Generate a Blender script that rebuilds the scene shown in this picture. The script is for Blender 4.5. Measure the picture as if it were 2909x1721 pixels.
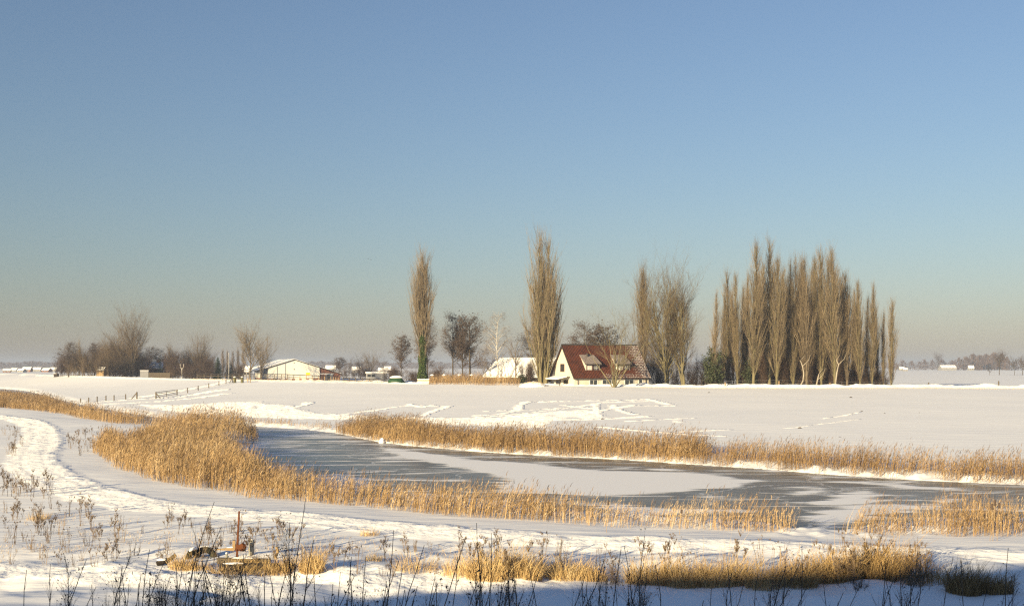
import bpy, math, random
import numpy as np
from mathutils import Vector

for o in list(bpy.data.objects):
    bpy.data.objects.remove(o, do_unlink=True)
SC = bpy.context.scene
COL = SC.collection
rng = np.random.default_rng(11)
R = math.radians

# ------------------------------------------------------------------ camera, sky, sun, exposure
FPX = 3119.0                      # focal length in photograph pixels (2909 wide)
CX, HOR, EYE = 1454.5, 1040.0, 6.0
cam = bpy.data.cameras.new('camera')
cam.sensor_width = 36.0
cam.lens = 36.0 * FPX / 2909.0
cam.shift_y = (HOR - 860.5) / 2909.0
cam.clip_start, cam.clip_end = 0.1, 20000
camo = bpy.data.objects.new('camera', cam)
camo.location = (0, 0, EYE)
camo.rotation_euler = (R(90), 0, 0)
COL.objects.link(camo)
SC.camera = camo

SUN_EL, SUN_AZ = 12.0, 36.0       # degrees; azimuth measured from straight behind the camera towards the left
sdir = Vector((-math.sin(R(SUN_AZ)) * math.cos(R(SUN_EL)), -math.cos(R(SUN_AZ)) * math.cos(R(SUN_EL)), math.sin(R(SUN_EL))))
W = bpy.data.worlds.new('World'); SC.world = W; W.use_nodes = True
nt = W.node_tree
sky = nt.nodes.new('ShaderNodeTexSky')
sky.sky_type = 'NISHITA'
sky.sun_disc = False
sky.sun_elevation = R(SUN_EL)
sky.sun_rotation = R(180 + SUN_AZ)
sky.air_density, sky.dust_density, sky.ozone_density = 1.6, .22, 6.0
wb = nt.nodes.new('ShaderNodeMix'); wb.data_type = 'RGBA'; wb.blend_type = 'MULTIPLY'; wb.inputs[0].default_value = 1.0
wb.inputs[7].default_value = (.97, .96, 1.05, 1)      # the photograph's white balance
bw = nt.nodes.new('ShaderNodeRGBToBW'); hs = nt.nodes.new('ShaderNodeMix'); hs.data_type = 'RGBA'; hs.inputs[0].default_value = .68
nt.links.new(sky.outputs[0], bw.inputs[0]); nt.links.new(bw.outputs[0], hs.inputs[6]); nt.links.new(sky.outputs[0], hs.inputs[7])
nt.links.new(hs.outputs[2], wb.inputs[6]); nt.links.new(wb.outputs[2], nt.nodes['Background'].inputs[0])
nt.nodes['Background'].inputs[1].default_value = 0.066
sl = bpy.data.lights.new('sun', 'SUN')
sl.energy, sl.angle, sl.color = 5.0, R(0.5), (1.0, 0.80, 0.465)
so = bpy.data.objects.new('sun', sl)
so.rotation_euler = sdir.to_track_quat('Z', 'Y').to_euler()
so.location = (-40, -60, 60)
COL.objects.link(so)
SC.view_settings.view_transform = 'Standard'
SC.view_settings.look = 'None'
SC.view_settings.exposure = 1.2
SC.view_settings.gamma = 1.0
SC.cycles.max_bounces = 6
SC.cycles.transparent_max_bounces = 4
SC.cycles.volume_bounces = 0
SC.cycles.use_denoising = False
SC.cycles.filter_width = 1.3

# ------------------------------------------------------------------ numeric helpers
def hsh(i, j, s):
    n = (i.astype(np.int64) * 374761393 + j.astype(np.int64) * 668265263 + s * 974634777) & 0xFFFFFFFF
    n = ((n ^ (n >> 13)) * 1274126177) & 0xFFFFFFFF
    n = n ^ (n >> 16)
    return (n & 0xFFFFFF) / float(0xFFFFFF)

def vnoise(x, y, s=0):
    i, j = np.floor(x), np.floor(y)
    fx, fy = x - i, y - j
    fx = fx * fx * (3 - 2 * fx); fy = fy * fy * (3 - 2 * fy)
    a, b = hsh(i, j, s), hsh(i + 1, j, s)
    c, d = hsh(i, j + 1, s), hsh(i + 1, j + 1, s)
    return (a + (b - a) * fx) * (1 - fy) + (c + (d - c) * fx) * fy

def fbm(x, y, s=0, o=3):
    v, a, t = 0, 1.0, 0
    for k in range(o):
        v = v + a * vnoise(x * 2 ** k, y * 2 ** k, s + k); t += a; a *= .5
    return v / t

def sst(a, b, x):
    t = np.clip((x - a) / (b - a), 0, 1)
    return t * t * (3 - 2 * t)

def sdist(poly, x, y):
    """signed distance to an open polyline, positive on its left side"""
    best = np.full(x.shape, 1e18); sg = np.ones(x.shape)
    for (ax, ay), (bx, by) in zip(poly[:-1], poly[1:]):
        dx, dy = bx - ax, by - ay
        t = np.clip(((x - ax) * dx + (y - ay) * dy) / (dx * dx + dy * dy), 0, 1)
        ex, ey = x - ax - t * dx, y - ay - t * dy
        d = ex * ex + ey * ey
        m = d < best
        best = np.where(m, d, best)
        sg = np.where(m, np.sign(dx * ey - dy * ex + 1e-12), sg)
    return np.sqrt(best) * sg

def inpoly(poly, x, y):
    c = np.zeros(x.shape, bool)
    n = len(poly)
    for k in range(n):
        x1, y1 = poly[k]; x2, y2 = poly[(k + 1) % n]
        if y1 == y2: continue
        c ^= ((y1 > y) != (y2 > y)) & (x < (x2 - x1) * (y - y1) / (y2 - y1) + x1)
    return c

def flat(px, py, z=0.0):
    """where the sight line through a photograph pixel meets the level z"""
    d = (EYE - z) * FPX / (py - HOR)
    return ((px - CX) / FPX * d, d)

def smooth_line(p, n=2):
    p = [tuple(q) for q in p]
    for _ in range(n):
        q = [p[0]]
        for a, b in zip(p[:-1], p[1:]):
            q += [(a[0] * .75 + b[0] * .25, a[1] * .75 + b[1] * .25), (a[0] * .25 + b[0] * .75, a[1] * .25 + b[1] * .75)]
        p = q + [p[-1]]
    return p

# ------------------------------------------------------------------ lie of the land (metres)
FAR_BANK = smooth_line([(-420, 520), (-200, 360)] + [flat(*q) for q in ((60, 1105), (130, 1125), (230, 1150), (420, 1183), (600, 1200), (700, 1208), (942, 1225),
           (1077, 1258), (1292, 1277), (1400, 1286), (1585, 1296), (1785, 1306), (2015, 1323), (2161, 1331), (2381, 1350), (2592, 1363), (2900, 1377), (3100, 1385))] + [(60, 45), (160, 38), (500, 20)])
NEAR_BANK = smooth_line([(-430, 440), (-180, 290)] + [flat(*q) for q in ((130, 1150), (230, 1175), (400, 1205), (560, 1222), (735, 1238), (735, 1248), (640, 1258), (650, 1285),
            (730, 1340), (850, 1400), (1000, 1430), (1300, 1455), (1500, 1470), (1900, 1492), (2250, 1512), (2310, 1527), (2345, 1528), (2430, 1512), (2700, 1500), (2909, 1497))] + [(60, 37), (160, 25), (500, 5)], 1)
CREST = smooth_line([(-400, 700), (-175, 400), (-137, 330), (-95, 280), (-68.5, 250), (-47, 225), (-16.3, 200), (8.2, 177), (39.4, 166), (74.6, 161), (160, 152), (600, 130)])
PATHPX = [(-60, 1176), (40, 1185), (115, 1206), (128, 1240), (85, 1300), (110, 1345), (230, 1393), (400, 1430), (600, 1456), (800, 1474), (1100, 1500), (1400, 1522), (1700, 1538), (2000, 1548), (2300, 1556), (2600, 1563), (2960, 1578)]
PATH = smooth_line([flat(a, b, .7) for a, b in PATHPX])
PATH2 = smooth_line([flat(a, b, .7) for a, b in ((-100, 1632), (300, 1645), (700, 1655), (1100, 1650), (1500, 1655))])
POLDER = 1.5
_DY = np.array([-90, -60, -34, -28, -22, -14, -7, 0, 5, 10, 15, 19, 22, 26, 40.])
_DZ = np.array([2.0, 6.5, 13.2, 13.8, 13.4, 10.2, 6.9, 4.4, 3.15, 2.1, 1.2, .62, .28, .06, 0]) - 0.0  # high unseen crest behind the camera, shaped to shade the foreground

def height(x, y, detail=True):
    df = sdist(FAR_BANK, x, y)
    dn = -sdist(NEAR_BANK, x, y)
    dc = -sdist(CREST, x, y)                      # positive on the water side of the crest
    ch = (df < 0) & (dn < 0)
    zc = 2.83 + .25 * sst(-60, -140, x) + .12 * sst(30, 5, x)
    # far side
    t = np.clip(df / np.maximum(df + np.maximum(dc, 0), 1e-6), 0, 1)
    zf = .30 * sst(-.1, 2.6, df) + (zc - .30) * (t ** 1.3)
    b1 = np.exp(-((dc - .8) / .7) ** 2) * .22 + np.exp(-((dc + 4.2) / .9) ** 2) * .32
    if detail:
        b1 = b1 * (.35 + 1.3 * vnoise(x * .7, y * .7, 5)) * sst(-75, -20, x)
    beh = sst(5, 16, -dc)
    zf = np.where(dc > 0, zf, zc * (1 - beh) + POLDER * beh) + b1
    if detail:
        zf += (fbm(x * .05, y * .05, 3) - .5) * .25 * sst(2, 12, df)
        zf += np.exp(-((df - .9) / .7) ** 2) * (.38 * np.maximum(fbm(x * 1.6, y * 1.6, 9) - .45, 0) * 2)   # snow caught at the foot of the reeds
    # near side
    zn = .5 * sst(-.1, 1.6, dn) + .2 * sst(2, 9, dn)
    zn = zn + .8 * sst(200, 420, y)
    yy = y + 1.5 * np.sin(x * .09) + .6 * np.sin(x * .31 + 1)
    zd = np.interp(yy, _DY, _DZ)
    zd = zd * (1 - .05 * sst(-10, -60, x)) + (-.55 * sst(-32, -37, x) - .35 * sst(-33, -30, x) * sst(-21, -24, x) + .8 * sst(-23, -18, x)) * sst(-12, -22, y)  # unseen crest shifted up and down to place the shade edge
    if detail:
        zn += (fbm(x * .6, y * .6, 21) - .5) * .42 * sst(1, 4, dn) * sst(120, 60, y) * sst(38, 30, y + .25 * np.abs(x))
        zn += (fbm(x * .12, y * .12, 27) - .5) * .30 * sst(1, 6, dn)
        zn += np.exp(-((dn - 2.2) / 1.4) ** 2) * (.24 * np.maximum(fbm(x * 1.3, y * 1.3, 31) - .42, 0) * 2) * sst(140, 90, y)
        zd += (fbm(x * .2, y * .2, 41) - .5) * .25 * sst(24, 16, y)
        zd += (fbm(x * .2, y * .2, 44) - .5) * .7 * sst(-14, -22, y)
    zn = zn + zd
    z = np.where(ch, -.6 * sst(0, .8, np.minimum(-df, -dn)), np.where(df >= 0, zf, zn))
    return z

def H(x, y):
    return float(height(np.array([float(x)]), np.array([float(y)]))[0])

_dd = np.exp(np.linspace(math.log(8), math.log(2500), 900))
def gp(px, py):
    """ground point under a photograph pixel"""
    dd = _dd
    for _ in range(2):
        x = (px - CX) / FPX * dd
        h = height(x, dd)
        below = h >= EYE - (py - HOR) / FPX * dd
        k = int(np.argmax(below)) if below.any() else len(dd) - 1
        if _ == 0: dd = np.linspace(dd[max(k - 1, 0)], dd[k], 30)
    return float(x[k]), float(dd[k]), float(h[k])

def at(px, d):
    """ground point at depth d in the direction of a photograph column"""
    x = (px - CX) / FPX * d
    return x, d, H(x, d)

# ------------------------------------------------------------------ mesh helpers
def build(name, V, F, mat, parent=None, smooth=False, tint=None, kind=None):
    """F: array of triangles or of quads, or a list of both arrays"""
    if not isinstance(F, list): F = [F]
    V = np.asarray(V, np.float32).reshape(-1, 3)
    me = bpy.data.meshes.new(name)
    F = [np.asarray(f, np.int32) for f in F if len(f)]
    nl = sum(f.size for f in F); nf = sum(len(f) for f in F)
    me.vertices.add(len(V)); me.vertices.foreach_set('co', V.ravel())
    me.loops.add(nl); me.loops.foreach_set('vertex_index', np.concatenate([f.ravel() for f in F]))
    me.polygons.add(nf)
    tot = np.concatenate([np.full(len(f), f.shape[1]) for f in F])
    me.polygons.foreach_set('loop_start', (np.cumsum(tot) - tot).astype(np.int32))
    try: me.polygons.foreach_set('loop_total', tot.astype(np.int32))
    except Exception: pass
    me.polygons.foreach_set('use_smooth', np.full(nf, bool(smooth)))
    for key, arr in ({} if tint is None else tint if isinstance(tint, dict) else {'tint': tint}).items():
        a = me.attributes.new(key, 'FLOAT', 'POINT')
        a.data.foreach_set('value', np.asarray(arr, np.float32))
    me.update(calc_edges=True); me.validate()
    if mat: me.materials.append(mat)
    return link(name, me, parent, kind)

def link(name, me, parent=None, kind=None):
    o = bpy.data.objects.new(name, me)
    COL.objects.link(o)
    if parent: o.parent = parent
    if kind: o['kind'] = kind
    return o

def tag(o, label, cat, group=None, kind=None):
    o['label'] = label; o['category'] = cat
    if group: o['group'] = group
    if kind: o['kind'] = kind
    return o

def thing(name, label, cat, loc, rz=0.0, group=None, sc=None):
    o = bpy.data.objects.new(name, None)
    COL.objects.link(o)
    o.empty_display_size = .3
    o.location = loc; o.rotation_euler = (0, 0, rz)
    if sc is not None: o.scale = sc if hasattr(sc, '__len__') else (sc, sc, sc)
    return tag(o, label, cat, group)

class MB:
    """collects boxes, prisms and tubes into one mesh"""
    def __init__(s): s.v = []; s.f4 = []; s.f3 = []; s.n = 0
    def add(s, V, q=(), t=()):
        s.v += [tuple(p) for p in V]
        s.f4 += [tuple(i + s.n for i in f) for f in q]; s.f3 += [tuple(i + s.n for i in f) for f in t]
        s.n += len(V); return s
    def box(s, x0, x1, y0, y1, z0, z1):
        return s.add([(x, y, z) for z in (z0, z1) for y in (y0, y1) for x in (x0, x1)],
                     [(0, 2, 3, 1), (4, 5, 7, 6), (0, 1, 5, 4), (2, 6, 7, 3), (0, 4, 6, 2), (1, 3, 7, 5)])
    def hexa(s, b, t):
        """eight corners: bottom ring b, top ring t (counter-clockwise)"""
        return s.add(list(b) + list(t), [(3, 2, 1, 0), (4, 5, 6, 7), (0, 1, 5, 4), (1, 2, 6, 5), (2, 3, 7, 6), (3, 0, 4, 7)])
    def prism(s, ring, off):
        n = len(ring); off = Vector(off)
        r2 = [tuple(Vector(p) + off) for p in ring]
        q = [(i, (i + 1) % n, n + (i + 1) % n, n + i) for i in range(n)]
        t = [(0, i + 1, i) for i in range(1, n - 1)] + [(n, n + i, n + i + 1) for i in range(1, n - 1)]
        return s.add(list(ring) + r2, q, t)
    def tube(s, pts, rad, n=6, cap=True):
        pts = [Vector(p) for p in pts]
        if not hasattr(rad, '__len__'): rad = [rad] * len(pts)
        V = []
        for k, p in enumerate(pts):
            d = (pts[min(k + 1, len(pts) - 1)] - pts[max(k - 1, 0)]).normalized()
            a = d.orthogonal().normalized() if k == 0 else (a - d * a.dot(d)).normalized()
            b = d.cross(a)
            for j in range(n):
                w = 2 * math.pi * j / n
                V.append(p + (a * math.cos(w) + b * math.sin(w)) * rad[k])
        q = [(k * n + j, k * n + (j + 1) % n, (k + 1) * n + (j + 1) % n, (k + 1) * n + j) for k in range(len(pts) - 1) for j in range(n)]
        t = []
        if cap:
            e = (len(pts) - 1) * n
            t = [(0, j + 1, j) for j in range(1, n - 1)] + [(e, e + j, e + j + 1) for j in range(1, n - 1)]
        return s.add(V, q, t)
    def build(s, name, mat, parent=None, smooth=False):
        return build(name, s.v, [np.array(s.f4, int).reshape(-1, 4), np.array(s.f3, int).reshape(-1, 3)], mat, parent, smooth)

# ------------------------------------------------------------------ materials
def newmat(name):
    m = bpy.data.materials.new(name); m.use_nodes = True
    n = m.node_tree; b = n.nodes['Principled BSDF']
    b.inputs['Specular IOR Level'].default_value = .25
    return m, n, b

def node(n, typ, **kw):
    o = n.nodes.new(typ)
    for k, v in kw.items():
        if k in o.inputs: o.inputs[k].default_value = v
        else: setattr(o, k, v)
    return o

def ramp(n, fac, stops):
    r = n.nodes.new('ShaderNodeValToRGB')
    e = r.color_ramp.elements
    while len(e) < len(stops): e.new(.5)
    for el, (p, c) in zip(e, stops):
        el.position = p; el.color = tuple(c) + (1,) if len(c) == 3 else c
    n.links.new(fac, r.inputs[0])
    return r.outputs[0]

def mat_noise(name, c1, c2, scale=3, rough=.85, bump=.0, bscale=None, coord='Object', stretch=None, metallic=0):
    """two colours mixed by noise, with relief"""
    m, n, b = newmat(name)
    tc = node(n, 'ShaderNodeTexCoord')
    src = tc.outputs[coord]
    if stretch:
        mp = node(n, 'ShaderNodeMapping'); mp.inputs['Scale'].default_value = stretch
        n.links.new(src, mp.inputs[0]); src = mp.outputs[0]
    no = node(n, 'ShaderNodeTexNoise', Scale=scale, Detail=6.0, Roughness=.65)
    n.links.new(src, no.inputs['Vector'])
    n.links.new(ramp(n, no.outputs[0], [(.3, c1), (.7, c2)]), b.inputs['Base Color'])
    b.inputs['Roughness'].default_value = rough; b.inputs['Metallic'].default_value = metallic
    if bump:
        n2 = node(n, 'ShaderNodeTexNoise', Scale=bscale or scale * 3, Detail=5.0)
        n.links.new(src, n2.inputs['Vector'])
        bp = node(n, 'ShaderNodeBump', Strength=1.0, Distance=bump)
        n.links.new(n2.outputs[0], bp.inputs['Height']); n.links.new(bp.outputs[0], b.inputs['Normal'])
    return m

def mat_tint(name, stops, rough=.8, transl=0.0):
    """colour chosen by the vertex attribute tint (kind of stalk), same under any light"""
    m, n, b = newmat(name)
    a = node(n, 'ShaderNodeAttribute', attribute_name='tint')
    n.links.new(ramp(n, a.outputs['Fac'], stops), b.inputs['Base Color'])
    b.inputs['Roughness'].default_value = rough
    return m

def mat_snow(name='snow'):
    m, n, b = newmat(name)
    tc = node(n, 'ShaderNodeTexCoord')
    b.inputs['Base Color'].default_value = (.89, .89, .90, 1)
    b.inputs['Roughness'].default_value = .75
    b.inputs['Specular IOR Level'].default_value = .15
    at_ = node(n, 'ShaderNodeAttribute', attribute_name='trample')
    n1 = node(n, 'ShaderNodeTexNoise', Scale=5.5, Detail=4.0, Roughness=.6)
    n2 = node(n, 'ShaderNodeTexNoise', Scale=.9, Detail=5.0, Roughness=.55)
    mp = node(n, 'ShaderNodeMapping'); mp.inputs['Scale'].default_value = (.35, 1.6, 1); mp.inputs['Rotation'].default_value = (0, 0, R(25))
    n.links.new(tc.outputs['Object'], n1.inputs['Vector'])
    n.links.new(tc.outputs['Object'], mp.inputs[0]); n.links.new(mp.outputs[0], n2.inputs['Vector'])
    # trodden snow: small ledges tilted towards the sun, shaped to make tracks look brighter
    wm = node(n, 'ShaderNodeMapping'); wm.inputs['Rotation'].default_value = (0, 0, R(-54)); n.links.new(tc.outputs['Object'], wm.inputs[0])
    wv = node(n, 'ShaderNodeTexWave', wave_type='BANDS', bands_direction='X', wave_profile='SAW'); wv.inputs['Scale'].default_value = .55; wv.inputs['Distortion'].default_value = 9.0; wv.inputs['Detail'].default_value = 3.0; wv.inputs['Detail Scale'].default_value = 1.6
    n.links.new(wm.outputs[0], wv.inputs['Vector'])
    ad = node(n, 'ShaderNodeMath', operation='MULTIPLY_ADD'); n.links.new(wv.outputs['Fac'], ad.inputs[0]); ad.inputs[1].default_value = 1.9; n.links.new(n1.outputs[0], ad.inputs[2])
    mu = node(n, 'ShaderNodeMath', operation='MULTIPLY'); n.links.new(ad.outputs[0], mu.inputs[0]); n.links.new(at_.outputs['Fac'], mu.inputs[1])
    b1 = node(n, 'ShaderNodeBump', Strength=1.0, Distance=.055); n.links.new(mu.outputs[0], b1.inputs['Height'])
    b2 = node(n, 'ShaderNodeBump', Strength=1.0, Distance=.06); n.links.new(n2.outputs[0], b2.inputs['Height'])
    n.links.new(b1.outputs[0], b2.inputs['Normal']); n.links.new(b2.outputs[0], b.inputs['Normal'])
    return m

M = {}
M['snow'] = mat_snow()
M['snowcap'] = mat_noise('snow_cap', (.84, .84, .86), (.88, .88, .89), 2, .75, .04, 5)

# ------------------------------------------------------------------ ground
def ground_poly(pts): return [gp(*p)[:2] for p in pts]
TRAMPLED = [ground_poly(p) for p in (
    [(400, 1150), (520, 1150), (640, 1142), (720, 1140), (760, 1147), (830, 1152), (845, 1165), (900, 1174), (1000, 1178), (1120, 1182), (1300, 1188), (1420, 1184), (1520, 1172),
     (1660, 1163), (1770, 1176), (1900, 1187), (1950, 1196), (1880, 1206), (1700, 1214), (1500, 1214), (1200, 1200), (950, 1189), (800, 1187), (650, 1180), (520, 1172)],)]
TRACKS = [(ground_poly(p), w) for p, w in (
    ([(380, 1130), (440, 1122), (520, 1108), (600, 1094), (650, 1082)], 1.8), ([(300, 1140), (400, 1133), (500, 1128), (600, 1112), (640, 1106)], 2.2),
    ([(330, 1146), (450, 1140), (560, 1130), (640, 1118)], 2.0),
    ([(820, 1160), (870, 1150), (880, 1142)], 1.0), ([(840, 1166), (860, 1164)], 1.2),
    ([(940, 1182), (1050, 1167), (1110, 1158), (1165, 1151), (1280, 1154)], .9), ([(1165, 1148), (1200, 1156), (1230, 1150)], .9), ([(1280, 1154), (1235, 1166), (1205, 1180)], .7),
    ([(1350, 1180), (1420, 1176), (1470, 1166), (1478, 1150), (1500, 1141), (1590, 1138)], .8), ([(1500, 1143), (1620, 1139), (1720, 1137), (1850, 1134), (1905, 1149)], .8),
    ([(1340, 1186), (1450, 1178), (1560, 1165), (1640, 1155), (1720, 1142), (1850, 1139)], .8), ([(1560, 1185), (1650, 1175), (1740, 1160), (1800, 1151), (1910, 1152)], .9),
    ([(1690, 1146), (1697, 1165), (1702, 1184)], .7), ([(1740, 1150), (1765, 1166), (1800, 1176)], .8), ([(1790, 1196), (1880, 1191), (1965, 1187)], .8), ([(1600, 1150), (1680, 1160), (1760, 1156)], .7),
    ([(1700, 1212), (1850, 1225), (1960, 1233), (2060, 1238)], .7), ([(1930, 1226), (2000, 1222), (2075, 1220)], .6), ([(1420, 1195), (1560, 1192), (1700, 1190), (1830, 1183)], 1.6), ([(1380, 1168), (1520, 1163), (1600, 1158)], .6),
    ([(2340, 1188), (2400, 1180), (2440, 1170)], .35), ([(2230, 1215), (2270, 1213), (2330, 1204), (2440, 1190)], .3))]

def trample_mask(x, y):
    m = np.zeros(x.shape)
    nz = fbm(x * .9, y * .9, 61) - .5
    for p, w in TRACKS:
        xs = [q[0] for q in p]; ys = [q[1] for q in p]
        k = (x > min(xs) - 6) & (x < max(xs) + 6) & (y > min(ys) - 8) & (y < max(ys) + 8)
        if k.any():
            w = w * .68
            d = np.abs(sdist(p, x[k], y[k])) + nz[k] * w * 1.6
            m[k] = np.maximum(m[k], sst(w, w * .45, d))
    big = fbm(x * .16, y * .05, 63)
    for p in TRAMPLED:
        d = np.abs(sdist(p + p[:1], x, y)) * np.where(inpoly(p, x, y), 1, -1)
        hole = sst(.62, .5, big) * sst(-5, 0, x) + (1 - sst(-5, 0, x))
        m = np.maximum(m, sst(-.6, 1.0, d + nz * 3) * hole)
    d = np.abs(sdist(PATH, x, y))
    m = np.maximum(m, .75 * sst(1.5, .8, d + nz * 1.1) * sst(200, 120, y))
    d = np.abs(sdist(PATH2, x, y))
    m = np.maximum(m, .8 * sst(2.0, .8, d + nz * 1.5))
    dc = -sdist(CREST, x, y)
    m = np.maximum(m, .9 * sst(3.8, 2.0, np.abs(dc + 1.8) + nz * .8))
    return m

def make_ground():
    tx = np.concatenate([-np.geomspace(6, .54, 26)[:-1], np.linspace(-.54, .54, 420), np.geomspace(.54, 6, 26)[1:]])
    ys = np.concatenate([np.linspace(6, 22, 40)[:-1], np.linspace(22, 60, 180)[:-1], np.linspace(60, 120, 150)[:-1], np.linspace(120, 205, 140)[:-1], np.linspace(205, 340, 50)[:-1], np.geomspace(340, 5000, 36)])
    X = (tx[None, :] * np.maximum(ys, 8)[:, None]); Y = np.repeat(ys[:, None], len(tx), 1)
    X = np.clip(X, -5000, 5000)
    x, y = X.ravel(), Y.ravel()
    z = height(x, y)
    tr = trample_mask(x, y)
    near = sst(150, 60, y)
    step = 1.9 + 3.0 * near
    dp = np.abs(sdist(PATH, x, y))
    z = z - (np.exp(-((dp - .55) / .12) ** 2) * .018 + np.exp(-((dp - 1.2) / .15) ** 2) * -.02) * sst(150, 90, y)
    z = z + tr * ((fbm(x * step, y * step * .8, 71, 2) - .5) * (.26 - .22 * near) + (vnoise(x * 8, y * 7, 75) - .5) * .035 * near)
    # the two wheel ruts of the walked path
    nr, nc = X.shape
    i = np.arange((nr - 1) * (nc - 1)); r, c = i // (nc - 1), i % (nc - 1)
    k = r * nc + c
    q1 = np.stack([k, k + 1, k + nc + 1, k + nc], 1)
    V1 = np.stack([x, y, z], 1)
    # the slope the camera stands on, and an unseen dike crest behind, raised to cast the foreground shade
    xs = np.linspace(-170, 170, 121); yb = np.linspace(-120, 40, 90)
    X2, Y2 = np.meshgrid(xs, yb)
    x2, y2 = X2.ravel(), Y2.ravel()
    z2 = height(x2, y2) - .5 * sst(4, 7, y2)
    nr2, nc2 = X2.shape
    i = np.arange((nr2 - 1) * (nc2 - 1)); r, c = i // (nc2 - 1), i % (nc2 - 1)
    k2 = r * nc2 + c + len(V1)
    q2 = np.stack([k2, k2 + 1, k2 + nc2 + 1, k2 + nc2], 1)
    # the rest of the plain behind and beside, out to the horizon
    V = np.concatenate([V1, np.stack([x2, y2, z2], 1)])
    tr = np.concatenate([tr, np.zeros(len(x2))])
    b = len(V)
    V = np.concatenate([V, np.array([(-5000, -5000, -.8), (5000, -5000, -.8), (5000, 60, -.8), (-5000, 60, -.8)])])
    tr = np.concatenate([tr, np.zeros(4)])
    q3 = np.array([[b, b + 1, b + 2, b + 3]])
    return build('ground', V, np.concatenate([q1, q2, q3]), M['snow'], smooth=True, tint={'trample': tr * np.concatenate([1 + 1.2 * (1 - near), np.zeros(len(x2) + 4)])}, kind='structure')
make_ground()

# ------------------------------------------------------------------ frozen canal
SNOWICE = [[flat(*p) for p in q] for q in (
    [(1090, 1272), (1180, 1282), (1300, 1300), (1400, 1308), (1520, 1318), (1650, 1332), (1800, 1338), (1950, 1344), (2080, 1352), (2150, 1366), (2090, 1382), (1950, 1394), (1800, 1402), (1640, 1404), (1480, 1400), (1400, 1388), (1440, 1368), (1380, 1340), (1260, 1318), (1150, 1296)],
    [(2260, 1396), (2330, 1388), (2340, 1398), (2270, 1406)], [(2330, 1428), (2400, 1398), (2460, 1390), (2510, 1404), (2480, 1420), (2400, 1430)],
    [(2290, 1470), (2330, 1450), (2420, 1440), (2600, 1432), (2710, 1418), (2680, 1444), (2560, 1452), (2420, 1480), (2340, 1494)],
    [(1000, 1430), (1150, 1395), (1330, 1410), (1500, 1440), (1300, 1455)], [(1640, 1432), (1760, 1428), (1850, 1440), (1980, 1452), (1800, 1458)], [(850, 1380), (960, 1345), (1080, 1370), (1000, 1400)],
    [(2360, 1366), (2560, 1374), (2740, 1392), (2560, 1384)], [(1850, 1330), (1920, 1333), (1960, 1339), (1860, 1337)], [(660, 1278), (760, 1252), (770, 1256), (690, 1290)])]
def make_ice():
    tx = np.linspace(-.62, 1.0, 240); ys = np.concatenate([np.linspace(33, 75, 120)[:-1], np.linspace(75, 130, 60)[:-1], np.linspace(130, 320, 30)])
    X = tx[None, :] * ys[:, None]; Y = np.repeat(ys[:, None], len(tx), 1)
    x, y = X.ravel(), Y.ravel()
    m = np.full(x.shape, -.5)
    for p in SNOWICE:
        d = np.abs(sdist(p + p[:1], x, y)) * np.where(inpoly(p, x, y), 1, -1)
        m = np.maximum(m, np.clip(d * .8, -.5, 1.2))
    m = np.maximum(m, -.5 + .45 * sst(40, 110, y) * sst(10, -30, x))
    nr, nc = X.shape
    i = np.arange((nr - 1) * (nc - 1)); r, c = i // (nc - 1), i % (nc - 1); k = r * nc + c
    return build('frozen_canal', np.stack([x, y, 0 * x], 1), np.stack([k, k + 1, k + nc + 1, k + nc], 1), M['ice'], tint={'cover': m}, kind='structure')

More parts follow.
